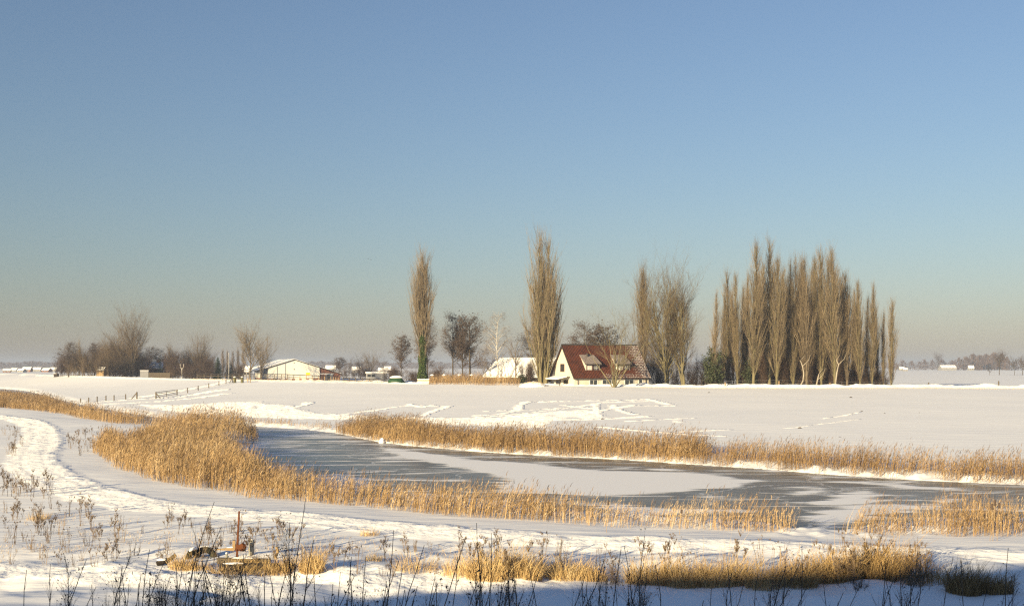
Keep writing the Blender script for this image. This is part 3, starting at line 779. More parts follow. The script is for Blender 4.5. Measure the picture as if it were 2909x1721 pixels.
for i, (px, py, d, wf) in enumerate(ROW):
    pos = at(px, d); h = top(py, d, pos)
    lab = f'{ordinal(i)} from the left of the slender bare poplars right of the farmhouse'
    if i < 11:
        p = plant('poplar_tree', lab, 'tree', pos, poplar(20, 2.2 + 1.2 * ((i * 5) % 11) / 11, 300 + i, dens=.62 + .3 * ((i * 7) % 11) / 11), M['bark_olive'] if i % 3 else M['bark'], M['twig'], i * 1.3, POPG, (h / 20 * wf * .80, h / 20 * wf * .80, h / 20))
        protos.append(p)
    else:
        p = again(protos[(i * 3 + 1) % 11], lab, pos, i * 2.1 + .7, POPG, (h / 20 * wf * .80, h / 20 * wf * .80, h / 20))
    p.rotation_euler = (R(1.3 * math.sin(i * 2.3)), R(1.5 * math.sin(i * 4.1 + 1)), p.rotation_euler[2])

# the two lone old poplars
pos = at(1200, 206); hp = top(722, 206, pos)
IVY = plant('poplar_tree', 'tall lone poplar with thick green ivy round its trunk', 'tree', pos,
            poplar(hp, 4.8, 331, multi=[(0, 0, -.3, .0, 0, hp + .3), (.05, .1, 4, -.13, .03, hp * .62), (-.1, 0, 5, .12, -.05, hp * .66), (0, -.1, 5.5, -.22, .06, hp * .46), (.1, 0, 7, .05, .05, hp * .62)], dens=1.25), M['bark'], M['twig'])
r = np.random.default_rng(5)
n = 8200
zz = r.uniform(0, 1, n) ** 1.05 * 9.4; aa = r.uniform(0, 6.283, n); rr = (.85 + .34 * np.sin(zz * 1.9) * .3 - zz * .05) * np.sqrt(r.uniform(.35, 1.15, n))
V, T = blades(np.stack([np.cos(aa) * rr, np.sin(aa) * rr, zz], 1), .17, r)
build('ivy', V, T, M['ivy'], IVY)
pos = at(1541, 182); hp = top(672, 182, pos)
plant('poplar_tree', 'tallest poplar, many-stemmed, standing just left of the farmhouse', 'tree', pos,
      poplar(hp, 6, 332, multi=[(-.3, 0, -.3, -.01, 0, hp + .3), (.25, .1, -.3, .07, .05, hp * .975), (.5, 0, -.2, .16, -.05, hp * .73), (-.5, .1, -.2, -.14, .05, hp * .47), (.1, .5, 0, .02, .1, hp * .8), (.7, .2, 0, .22, .1, hp * .55), (-.2, -.3, -.2, -.07, -.06, hp * .66)], dens=2.1), M['bark_olive'], M['twig'])

# trees round the farmhouse
FORMS = {}
def tree_at(fn, name, label, px, py, d, bark, twig, wpx=None, cat_='tree', group=None, rz=0.0, **kw):
    global TW
    pos = at(px, d); h = top(py, d, pos)
    w = PXM(wpx, d) if wpx else h * .6
    TW = min(max(1.0, d / 190), 3.0) * (2.5 if fn is shrub else 1.9 if fn is alder else 1.2)
    if fn in (shrub, alder):          # a few grown forms, each standing in several places at its own size
        forms = FORMS.setdefault((fn.__name__, twig.name), [])
        if len(forms) >= (2 if fn is shrub else 3):
            h0, w0, parts = forms[int(px * 3 + py) % len(forms)]
            t = thing(name, label, cat_, pos, (px * 1.7) % 6.28, group, (w / w0, w / w0, h / h0))
            for nm, me in parts: link(nm, me, t)
            return t
        if fn is shrub: kw['dens'] = 2.6
        t = plant(name, label, cat_, pos, fn(h, w, int(px * 7 + py), **kw), bark, twig, rz, group)
        forms.append((h, w, [(c.name.split('.')[0], c.data) for c in bpy.data.objects if c.parent == t]))
        return t
    return plant(name, label, cat_, pos, fn(h, w, int(px * 7 + py), **kw), bark, twig, rz, group)

B, T_ = M, M
tree_at(alder, 'alder_tree', 'small dark alder left of the ivy-covered poplar', 1142, 958, 212, M['bark_dark'], M['twig_dark'], 62)
tree_at(alder, 'alder_tree', 'dark alder half hidden behind the ivy-covered poplar', 1216, 912, 222, M['bark_dark'], M['twig_dark'], 66)
tree_at(alder, 'alder_tree', 'leftmost of the three dark alders between the two lone poplars', 1282, 896, 215, M['bark_dark'], M['twig_dark'], 76, lo=.35)
tree_at(alder, 'alder_tree', 'middle one of the three dark alders between the two lone poplars', 1310, 906, 213, M['bark_dark'], M['twig_dark'], 76)
tree_at(alder, 'alder_tree', 'rightmost of the three dark alders between the two lone poplars', 1340, 904, 211, M['bark_dark'], M['twig_dark'], 92)
tree_at(birch, 'birch_tree', 'white-barked birch with drooping twigs before the snow-roofed barn', 1412, 886, 196, M['bark_white'], M['twig_grey'], 92)
tree_at(broad, 'young_tree', 'thin bare young tree between the birch and the tallest poplar', 1464, 962, 194, M['bark'], M['twig_grey'], 66, dens=.5, fine=.6)
tree_at(broad, 'young_tree', 'low bare tree left of the birch before the snowy barn roof', 1388, 1000, 197, M['bark'], M['twig_red'], 74, nst=4, dens=.7, fine=.8, ang=(25, 55), spread=34)
tree_at(broad, 'young_tree', 'low bare tree right of the birch before the snowy barn roof', 1440, 996, 198, M['bark_dark'], M['twig_grey'], 70, nst=4, dens=.7, fine=.8, ang=(25, 55), spread=34)
tree_at(shrub, 'brown_bush', 'tangled brown bush at the right end of the snow-roofed barn', 1500, 1022, 195, M['bark_dark'], M['twig_red'], 56, 'bush', dens=2.0)
tree_at(alder, 'alder_tree', 'dark round tree behind the tallest poplar', 1508, 940, 224, M['bark_dark'], M['twig_dark'], 82, lo=.2)
tree_at(alder, 'alder_tree', 'dark alder showing above the left half of the farmhouse roof', 1655, 920, 205, M['bark_dark'], M['twig_dark'], 100)
tree_at(alder, 'alder_tree', 'dark alder showing above the middle of the farmhouse roof', 1712, 930, 206, M['bark_dark'], M['twig_dark'], 110)
tree_at(broad, 'ash_tree', 'bare many-stemmed tree standing in front of the farmhouse roof', 1745, 856, 171, M['bark_olive'], M['twig_tan'], 120, nst=8, up=.2, dens=.9, fine=.8, ang=(22, 50), lo=.15, spread=34)
pos = at(1822, 196); hp = top(775, 196, pos)
plant('poplar_tree', 'slim poplar rising behind the right end of the farmhouse', 'tree', pos, poplar(hp, 4.2, 341, dens=.9), M['bark'], M['twig'], 1.0)
tree_at(broad, 'willow_tree', 'broad bushy willow with thick forked trunk right of the farmhouse', 1895, 767, 182, M['bark_olive'], M['twig_tan'], 165, nst=5, up=.5, dens=2.4, ang=(18, 44), lo=.1, spread=20)
tree_at(broad, 'willow_tree', 'smaller willow leaning at the right of the broad bushy willow', 1938, 800, 180, M['bark_olive'], M['twig_tan'], 110, nst=3, up=.5, dens=1.7, ang=(18, 40), lo=.12)
tree_at(shrub, 'dark_bush', 'tall dark bush close behind the right gable of the farmhouse', 1842, 932, 198, M['bark_dark'], M['twig_dark'], 160, 'bush', dens=5)
tree_at(shrub, 'dark_bush', 'low dark bush right of the farmhouse under the willow', 1875, 1010, 188, M['bark_dark'], M['twig_dark'], 120, 'bush', dens=3.6)
for i, (px, py, d, w, s) in enumerate([(1965, 1010, 190, 80, 'brown thicket just right of the broad willow trunk'), (2005, 1015, 186, 60, 'brown thicket between the willow and the ivy-green bush')]):
    tree_at(shrub, 'thicket', s, px, py, d, M['bark_dark'], M['twig_red'], w * 1.5, 'bush', dens=3.6)
tree_at(leafy, 'evergreen_bush', 'dark green ivy bush at the left foot of the poplar row', 2030, 985, 176, M['bark_dark'], M['ivy_dark'], 58, 'bush', n=5200, size=.2)
tree_at(leafy, 'evergreen_bush', 'dark green bush under the fourth and fifth poplars of the row', 2125, 1010, 179, M['bark_dark'], M['ivy_dark'], 46, 'bush', n=3600, size=.2)
tree_at(leafy, 'evergreen_bush', 'low dark green bush between the birch and the tallest poplar', 1481, 1062, 186, M['bark_dark'], M['ivy_dark'], 22, 'bush', n=1600, size=.2)
for i, (px, py, w) in enumerate([(2085, 1020, 80), (2160, 998, 90), (2212, 990, 96), (2262, 996, 96), (2310, 1000, 96), (2352, 1008, 90), (2395, 1012, 90), (2440, 1030, 76), (2490, 1046, 70)]):
    tree_at(shrub, 'undergrowth_shrub', f'{ORD[i]} from the left of the reddish brown shrubs under the poplar row', px, py, 181, M['bark_dark'], M['twig_red'], w, 'shrub', 'reddish brown shrubs under the poplar row', dens=3.6)
for i, (px, py, w_) in enumerate([(2060, 1000, 70), (2110, 985, 80), (2150, 975, 84), (2190, 965, 90), (2235, 960, 90), (2285, 962, 90), (2330, 965, 90), (2372, 975, 86), (2415, 992, 80), (2458, 1012, 70), (2505, 1050, 50)]):
    tree_at(shrub, 'dark_thicket', f'{ORD[i]} from the left of the dark thickets behind the poplar row', px, py, 196, M['bark_dark'], M['twig_dark'], w_, 'bush', 'dark thickets behind the poplar row')
# pale snags before the row
for pts, lab in (([(2270, 1097), (2282, 1082), (2285, 1060), (2282, 1040), (2277, 1024)], 'pale crooked dead trunk leaning before the middle of the poplar row'),
                 ([(2318, 1097), (2323, 1080), (2328, 1062)], 'thin pale dead stem right of the pale crooked trunk'),
                 ([(2372, 1090), (2378, 1060), (2384, 1035), (2378, 1022)], 'pale thin snag standing under the tallest right poplars')):
    d = 172; x0, y0, z0 = at(pts[0][0], d)
    t = thing('dead_tree', lab, 'tree', (x0, y0, z0))
    P = [(PXM(px - pts[0][0], d), 0.15 * k, EYE - PXM(py - HOR, d) - z0) for k, (px, py) in enumerate(pts)]
    P[0] = (P[0][0], 0, -.2)
    MB().tube(P, [.13 - .02 * k for k in range(len(P))], 6).build('trunk', M['bark_pale'], t, True)
    MB().tube([P[-2], (P[-2][0] + .9, .3, P[-2][2] + .9), (P[-2][0] + 1.3, .4, P[-2][2] + 1.9)], [.06, .04, .015], 4).tube([P[-1], (P[-1][0] + .5, .1, P[-1][2] + .8)], [.05, .015], 4).build('limb', M['bark_pale'], t, True)

# the wooded yard at the left
tree_at(alder, 'alder_tree', 'grey-brown tree at the left end of the left-hand grove', 196, 976, 318, M['bark_dark'], M['twig_dark'], 56, lo=.1)
tree_at(shrub, 'brown_bush', 'reddish brown bush second from the left end of the left grove', 222, 978, 322, M['bark'], M['twig_tan'], 76, 'bush', dens=4)
tree_at(broad, 'slim_tree', 'slim bare treetop rising above the left end of the left grove', 228, 962, 330, M['bark'], M['twig'], 24, dens=.5, up=.6, ang=(14, 30))
tree_at(shrub, 'brown_bush', 'round brown bush in the middle of the left grove', 255, 998, 312, M['bark'], M['twig_tan'], 90, 'bush', dens=4)
tree_at(alder, 'alder_tree', 'dark treetop behind the round brown bush of the left grove', 268, 978, 335, M['bark_dark'], M['twig_dark'], 40)
tree_at(broad, 'bushy_tree', 'brown bushy tree left of the big pale tree in the grove', 306, 948, 322, M['bark'], M['twig_tan'], 64, nst=3, up=.5, dens=1.3, ang=(15, 38), lo=.1)
tree_at(broad, 'big_tree', 'biggest pale bare tree of the left-hand grove', 375, 908, 322, M['bark'], M['twig_tan'], 108, nst=6, up=.45, dens=2.6, ang=(18, 44), lo=.15, spread=20)
tree_at(shrub, 'brown_bush', 'brown thicket at the foot of the biggest tree in the left grove', 335, 985, 318, M['bark'], M['twig_tan'], 120, 'bush', dens=4.5)
tree_at(shrub, 'brown_bush', 'brown thicket between the biggest grove tree and the snowy cottage', 398, 1000, 325, M['bark'], M['twig_red'], 84, 'bush', dens=3.5)
tree_at(alder, 'alder_tree', 'dark low treetops behind the snowy cottage', 428, 988, 345, M['bark_dark'], M['twig_dark'], 50)
tree_at(alder, 'alder_tree', 'dark low treetop right behind the cottage chimney', 455, 992, 348, M['bark_dark'], M['twig_dark'], 46)
tree_at(conifer, 'conifer', 'small dark conifer right of the snowy cottage', 455, 1012, 326, M['bark_dark'], M['needle'], 26, 'conifer')
tree_at(broad, 'bushy_tree', 'brown tree with pointed top right of the small conifer', 487, 976, 328, M['bark'], M['twig_tan'], 42, nst=3, up=.55, dens=.9, ang=(14, 32), lo=.1)
tree_at(broad, 'bushy_tree', 'grey bare tree between two brown trees right of the cottage', 528, 985, 340, M['bark_pale'], M['twig_grey'], 44, nst=3, up=.5, dens=.8, ang=(14, 32))
tree_at(broad, 'bushy_tree', 'wide brown tree with peaked top left of the big conifer', 567, 966, 330, M['bark'], M['twig_tan'], 76, nst=4, up=.5, dens=1.4, ang=(14, 38), lo=.08)
tree_at(shrub, 'brown_bush', 'brown brushwood under the trees left of the big conifer', 545, 1020, 318, M['bark'], M['twig_red'], 130, 'bush', dens=4)
tree_at(conifer, 'conifer', 'biggest dark green conifer left of the white pole', 619, 1013, 318, M['bark_dark'], M['needle'], 36, 'conifer', dens=2.4)
tree_at(conifer, 'conifer', 'slim dark conifer close right of the white pole', 656, 1026, 322, M['bark_dark'], M['needle'], 19, 'conifer')
for i, px in enumerate((632, 646, 662, 676, 690)):
    pos = at(px, 470); h = top(997 + (i % 3) * 3, 470, pos)
    if i == 0: fp = plant('far_poplar', f'{ORD[i]} from the left of the far grey poplars behind the white pole', 'tree', pos, poplar(h, 4, 360, dens=.45), M['bark'], M['twig_grey'], 0, 'far grey poplars behind the white pole')
    else: again(fp, f'{ORD[i]} from the left of the far grey poplars behind the white pole', pos, i * 1.7, 'far grey poplars behind the white pole', 1 - .03 * (i % 3))
tree_at(shrub, 'brown_bush', 'small brown bush right of the slim conifer', 680, 1032, 330, M['bark'], M['twig_red'], 34, 'bush')
tree_at(broad, 'bare_tree', 'vase-shaped bare tree standing left of the white barn', 712, 953, 262, M['bark'], M['twig'], 92, nst=1, up=.35, dens=1.2, ang=(24, 52), lo=.28, fine=1.0)
tree_at(broad, 'bare_tree', 'bare tree behind the left roof edge of the white barn', 742, 985, 335, M['bark'], M['twig'], 96, nst=2, up=.35, dens=1.2, ang=(24, 50))
for i, (px, py, w_) in enumerate([(178, 1010, 44), (205, 996, 60), (238, 1004, 66), (270, 994, 70), (296, 978, 76), (322, 966, 84), (350, 972, 84), (384, 984, 76), (470, 1006, 66), (500, 996, 70), (534, 1000, 70), (574, 992, 78), (600, 1012, 60), (640, 1034, 56), (670, 1038, 54)]):
    tree_at(shrub, 'grove_bush', f'{ORD[i]} from the left of the brown bushes filling the left grove', px, py, 326 + (i % 3) * 6, M['bark_dark'], M['twig_tan'] if i % 3 else M['twig_red'], w_, 'bush', 'brown bushes filling the left grove', dens=3.0, up=.4)
for i, (px, py, w_) in enumerate([(945, 1040, 50), (985, 1042, 60), (1030, 1040, 60), (1075, 1044, 60), (1118, 1046, 56)]):
    tree_at(shrub, 'far_bush', f'{ORD[i]} from the left of the far bushes between barn and ivy-covered poplar', px, py, 400, M['bark_dark'], M['twig_red'], w_, 'bush', 'far bushes between barn and poplar', dens=2.4)
for i, (px, py, w_) in enumerate([(190, 1004, 60), (216, 1000, 66), (246, 1000, 70), (282, 986, 80), (310, 984, 84), (340, 980, 90), (366, 986, 84), (412, 1012, 60), (482, 1010, 66), (518, 1004, 76), (552, 1000, 80), (586, 1004, 76)]):
    tree_at(shrub, 'hedge_bush', f'{ORD[i]} from the left of the low bushes filling the back of the left grove', px, py, 340, M['bark_dark'], M['twig_tan'], w_, 'bush', 'low bushes filling the back of the left grove')
# trees between the barn and the ivy-clad poplar
tree_at(alder, 'alder_tree', 'dark spreading tree right of the barn, leftmost of that far group', 964, 1017, 420, M['bark_dark'], M['twig_dark'], 44)
tree_at(broad, 'bare_tree', 'dim bare tree between two dark trees right of the barn', 990, 1026, 470, M['bark_dark'], M['twig_dark'], 34, dens=.7)
tree_at(broad, 'bare_tree', 'dark brown bare tree in the middle of the far group right of the barn', 1022, 1013, 430, M['bark_dark'], M['twig_dark'], 44, nst=2, dens=1.0)
tree_at(broad, 'bare_tree', 'pale brown bare tree left of the flat-roofed hut', 1055, 1004, 430, M['bark'], M['twig_tan'], 50, nst=2, dens=1.1, up=.45)
tree_at(broad, 'bare_tree', 'faint bare tree right of the pale brown tree above the hut', 1090, 1022, 480, M['bark_dark'], M['twig_red'], 40, nst=2, dens=.7)
tree_at(shrub, 'brown_bush', 'reddish bush left of the small dark alder', 1112, 1042, 300, M['bark_dark'], M['twig_red'], 56, 'bush', dens=1.2)
tree_at(shrub, 'brown_bush', 'reddish bush between the ivy-covered poplar and the alders', 1250, 1040, 235, M['bark_dark'], M['twig_red'], 70, 'bush', dens=1.2)
tree_at(shrub, 'brown_bush', 'low reddish bush at the feet of the three dark alders', 1325, 1046, 226, M['bark_dark'], M['twig_red'], 90, 'bush', dens=1.2)
tree_at(shrub, 'brown_bush', 'low reddish bush behind the small dark alder', 1170, 1048, 240, M['bark_dark'], M['twig_red'], 60, 'bush', dens=1.0)
# lone trees out in the right-hand field
tree_at(broad, 'field_tree', 'round bare tree standing out in the field at the right', 2837, 1002, 560, M['bark_dark'], M['twig_dark'], 38, up=.3, dens=.9, lo=.35)
tree_at(broad, 'field_tree', 'small bare tree left of the round tree in the right field', 2810, 1034, 560, M['bark_dark'], M['twig_dark'], 16, up=.3, dens=.4)
tree_at(broad, 'field_tree', 'bare tree right of the round tree in the right field', 2882, 1020, 560, M['bark_dark'], M['twig_dark'], 30, up=.3, dens=.7, lo=.35)
tree_at(broad, 'field_tree', 'bare tree cut by the right edge of the picture', 2906, 1012, 560, M['bark_dark'], M['twig_dark'], 26, up=.3, dens=.7, lo=.35)
tree_at(broad, 'far_tree', 'tall rounded treetop rising out of the far wood at the right', 2664, 1004, 1250, M['bark_dark'], M['twig_red'], 28, up=.3, dens=1.0)

# ------------------------------------------------------------------ buildings
def mat_tiles(name):
    """red-brown clay pantiles with snow lying on part of the slope"""
    m, n, b = newmat(name)
    tc = node(n, 'ShaderNodeTexCoord')
    no = node(n, 'ShaderNodeTexNoise', Scale=1.1, Detail=6.0, Roughness=.7); n.links.new(tc.outputs['Object'], no.inputs['Vector'])
    n2 = node(n, 'ShaderNodeTexNoise', Scale=7.0, Detail=3.0); n.links.new(tc.outputs['Object'], n2.inputs['Vector'])
    col = ramp(n, no.outputs[0], [(.28, (.035, .012, .008)), (.55, (.095, .026, .012)), (.8, (.14, .045, .02))])
    sx = node(n, 'ShaderNodeSeparateXYZ'); n.links.new(tc.outputs['Object'], sx.inputs[0])
    # tile rows and columns as relief
    wx = node(n, 'ShaderNodeMath', operation='MULTIPLY'); n.links.new(sx.outputs['X'], wx.inputs[0]); wx.inputs[1].default_value = 2 * math.pi / .28
    sn = node(n, 'ShaderNodeMath', operation='SINE'); n.links.new(wx.outputs[0], sn.inputs[0])
    wz = node(n, 'ShaderNodeMath', operation='MULTIPLY'); n.links.new(sx.outputs['Z'], wz.inputs[0]); wz.inputs[1].default_value = 1 / .27
    fr = node(n, 'ShaderNodeMath', operation='FRACT'); n.links.new(wz.outputs[0], fr.inputs[0])
    hh = node(n, 'ShaderNodeMath', operation='MULTIPLY_ADD'); n.links.new(sn.outputs[0], hh.inputs[0]); hh.inputs[1].default_value = .35
    inv = node(n, 'ShaderNodeMath', operation='SUBTRACT'); inv.inputs[0].default_value = 1.0; n.links.new(fr.outputs[0], inv.inputs[1]); n.links.new(inv.outputs[0], hh.inputs[2])
    bp = node(n, 'ShaderNodeBump', Strength=1.0, Distance=.06); n.links.new(hh.outputs[0], bp.inputs['Height']); n.links.new(bp.outputs[0], b.inputs['Normal'])
    # snow: right-hand third and the lower edge, caught on the tile noses
    a = node(n, 'ShaderNodeMapRange'); n.links.new(sx.outputs['X'], a.inputs[0]); a.inputs[1].default_value = 8.5; a.inputs[2].default_value = 12.6; a.inputs[3].default_value = 0; a.inputs[4].default_value = .50
    c = node(n, 'ShaderNodeMapRange'); n.links.new(sx.outputs['Z'], c.inputs[0]); c.inputs[1].default_value = 4.0; c.inputs[2].default_value = 2.8; c.inputs[3].default_value = 0; c.inputs[4].default_value = .42
    d = node(n, 'ShaderNodeMapRange'); n.links.new(sx.outputs['X'], d.inputs[0]); d.inputs[1].default_value = 3.0; d.inputs[2].default_value = 5.5
    cd = node(n, 'ShaderNodeMath', operation='MULTIPLY'); n.links.new(c.outputs[0], cd.inputs[0]); n.links.new(d.outputs[0], cd.inputs[1])
    mx = node(n, 'ShaderNodeMath', operation='MAXIMUM'); n.links.new(a.outputs[0], mx.inputs[0]); n.links.new(cd.outputs[0], mx.inputs[1])
    s1 = node(n, 'ShaderNodeMath', operation='MULTIPLY_ADD'); n.links.new(n2.outputs[0], s1.inputs[0]); s1.inputs[1].default_value = .9; n.links.new(mx.outputs[0], s1.inputs[2])
    s2 = node(n, 'ShaderNodeMath', operation='MULTIPLY_ADD'); n.links.new(fr.outputs[0], s2.inputs[0]); s2.inputs[1].default_value = -.25; n.links.new(s1.outputs[0], s2.inputs[2])
    f = node(n, 'ShaderNodeMapRange'); n.links.new(s2.outputs[0], f.inputs[0]); f.inputs[1].default_value = .74; f.inputs[2].default_value = .98
    mm = node(n, 'ShaderNodeMix', data_type='RGBA'); n.links.new(f.outputs[0], mm.inputs[0]); n.links.new(col, mm.inputs[6]); mm.inputs[7].default_value = (.55, .53, .52, 1)
    n.links.new(mm.outputs[2], b.inputs['Base Color']); b.inputs['Roughness'].default_value = .8
    return m
M['tiles'] = mat_tiles('clay_tiles')
M['cream'] = mat_noise('cream_render', (.44, .41, .345), (.54, .50, .43), 1.5, .9, .01, 12)
M['white_wall'] = mat_noise('white_sheet_wall', (.64, .62, .57), (.70, .68, .63), .5, .8)
M['brick'] = mat_noise('red_brick', (.16, .065, .04), (.27, .12, .075), 6, .9, .01, 20)
M['wood'] = mat_noise('weathered_wood', (.06, .048, .035), (.15, .12, .085), 3, .9, .01, 12, stretch=(1, 1, 6))
M['wood_dark'] = mat_noise('dark_tarred_wood', (.018, .015, .013), (.05, .04, .034), 3, .85, .01, 12)
M['wood_tan'] = mat_noise('bare_wood', (.22, .15, .08), (.36, .26, .15), 3, .9, .01, 12)
M['frame_dark'] = mat_noise('dark_red_paint', (.05, .018, .014), (.08, .03, .022), 4, .5)
M['frame_white'] = mat_noise('white_paint', (.62, .60, .56), (.70, .68, .64), 4, .5)
M['gutter'] = mat_noise('dark_gutter', (.03, .028, .026), (.06, .055, .05), 4, .5)
M['grey_sheet'] = mat_noise('grey_cladding', (.20, .20, .205), (.30, .30, .31), 2, .7)
M['moss'] = mat_noise('mossy_post', (.06, .065, .025), (.15, .13, .07), 5, .95, .02, 14)
M['concrete'] = mat_noise('concrete', (.22, .22, .19), (.36, .35, .31), 6, .9, .01, 25)
M['rust'] = mat_noise('rusty_iron', (.07, .022, .009), (.15, .052, .02), 8, .85, .004, 40, metallic=.0)
M['rubber'] = mat_noise('old_rubber', (.014, .014, .012), (.05, .048, .03), 8, .8, .01, 30)
M['sign_yellow'] = mat_noise('yellow_paint', (.72, .36, .02), (.80, .42, .03), 3, .5)
M['tarp'] = mat_noise('green_tarp', (.012, .04, .018), (.03, .08, .035), 4, .5)
def mat_glass():
    m, n, b = newmat('window_glass')
    b.inputs['Base Color'].default_value = (.03, .035, .04, 1); b.inputs['Roughness'].default_value = .06; b.inputs['Specular IOR Level'].default_value = .6
    return m
M['glass'] = mat_glass()
M['curtain'] = mat_noise('net_curtain', (.40, .38, .35), (.52, .50, .47), 6, .9)

def window(par, c, u, w, h, nrm, frame, cols=2, rows=2, t=.07, pane=None):
    """window > pane, glazing_bar; c lower middle on the wall plane, u along the wall, nrm outwards (local axes)"""
    c, u, nrm, z = Vector(c), Vector(u), Vector(nrm), Vector((0, 0, 1))
    def slab(mb, a0, a1, z0, z1, n0, n1):
        b = [c + u * a + nrm * q + z * z0 for a, q in ((a0, n0), (a1, n0), (a1, n1), (a0, n1))]
        mb.hexa([tuple(p) for p in b], [tuple(p + z * (z1 - z0)) for p in b])
    f = MB()
    slab(f, -w / 2, w / 2, 0, t, -.02, .06); slab(f, -w / 2, w / 2, h - t, h, -.02, .06)
    slab(f, -w / 2, -w / 2 + t, t, h - t, -.02, .06); slab(f, w / 2 - t, w / 2, t, h - t, -.02, .06)
    fo = f.build('window', frame, par)
    pw, ph = (w - 2 * t) / cols, (h - 2 * t) / rows
    for i in range(cols):
        for j in range(rows):
            p = MB(); a = -w / 2 + t + i * pw
            slab(p, a + .012, a + pw - .012, t + j * ph + .012, t + (j + 1) * ph - .012, -.02, .018)
            p.build('pane', pane or M['glass'], fo)
    b = MB()
    for i in range(1, cols):
        b = MB(); slab(b, -w / 2 + t + i * pw - .02, -w / 2 + t + i * pw + .02, t, h - t, -.02, .045); b.build('mullion', frame, fo)
    
    b = MB()
    for j in range(1, rows): slab(b, -w / 2 + t, w / 2 - t, t + j * ph - .018, t + j * ph + .018, -.02, .042)
    if rows > 1: b.build('glazing_bar', frame, fo)
    return fo

# --- the farmhouse
x, y, z = at(1632, 176)
HZ = z = min(z, POLDER + .25)
house = thing('farmhouse', 'cream farmhouse with steep red-brown tiled roof and two dormers', 'house', (x, y, z), R(22))
Lh, Wh, Eh, Rh = 13.5, 9.0, EYE - PXM(1069 - HOR, 177) - z, EYE + PXM(HOR - 982, 181) - z
sl_ = (Rh - Eh) / (Wh / 2)
w = MB()
w.prism([(0, 0, -.5), (0, Wh, -.5), (0, Wh, Eh), (0, Wh / 2, Rh - .18), (0, 0, Eh)], (Lh, 0, 0)).build('wall', M['cream'], house)
for nm, v0, v1 in (('roof', -.35, Wh / 2), ('roof', Wh + .35, Wh / 2)):
    z0 = Eh - .35 * sl_; th = .16
    rb = [(-.25, v0, z0), (Lh + .25, v0, z0), (Lh + .25, v1, Rh), (-.25, v1, Rh)]
    if v0 > v1: rb = [rb[1], rb[0], rb[3], rb[2]]
    ro = MB().hexa(rb, [(a, b, c + th) for a, b, c in rb]).build(nm, M['tiles'], house)
    if v0 < v1: mainroof = ro
MB().tube([(-.27, Wh / 2, Rh + .17), (Lh + .27, Wh / 2, Rh + .17)], .13, 8).build('ridge_cap', M['gutter'], mainroof)
MB().tube([(-.25, -.42, Eh - .35 * sl_ + .02), (Lh + .25, -.42, Eh - .35 * sl_ + .02)], .09, 8).build('gutter', M['gutter'], mainroof)
for v0 in (-.35, Wh + .35):      # barge boards up the left gable
    z0 = Eh - .35 * sl_
    MB().hexa([(-.30, v0, z0 - .12), (-.25, v0, z0 - .12), (-.25, Wh / 2, Rh - .12), (-.30, Wh / 2, Rh - .12)], [(-.30, v0, z0 + .17), (-.25, v0, z0 + .17), (-.25, Wh / 2, Rh + .17), (-.30, Wh / 2, Rh + .17)]).build('barge_board', M['gutter'], house)
window(house, (0, Wh / 2 + .1, EYE - PXM(1056 - HOR, 180) - z), (0, 1, 0), 1.55, 1.3, (-1, 0, 0), M['frame_dark'], 2, 1, .12, M['glass'])
for u in (.55, 12.9):
    MB().tube([(u, -.14, Eh - .25), (u, -.14, -.4)], .05, 6).build('downpipe', M['gutter'], house)
for u, ww, cols in ((3.4, 1.5, 2), (6.2, 2.6, 3), (9.9, 1.8, 2), (12.0, .8, 1)):
    window(house, (u, 0, Eh - 1.85), (1, 0, 0), ww, 1.35, (0, -1, 0), M['frame_white'], cols, 1, .09)
MB().tube([(3.55, 2.55, Eh + 2.55 * sl_), (3.55, 2.55, Eh + 2.55 * sl_ + .75)], .16, 8).tube([(3.55, 2.55, Eh + 2.55 * sl_ + .75), (3.55, 2.55, Eh + 2.55 * sl_ + .9)], [.24, .2], 8).build('flue_pipe', M['gutter'], mainroof)
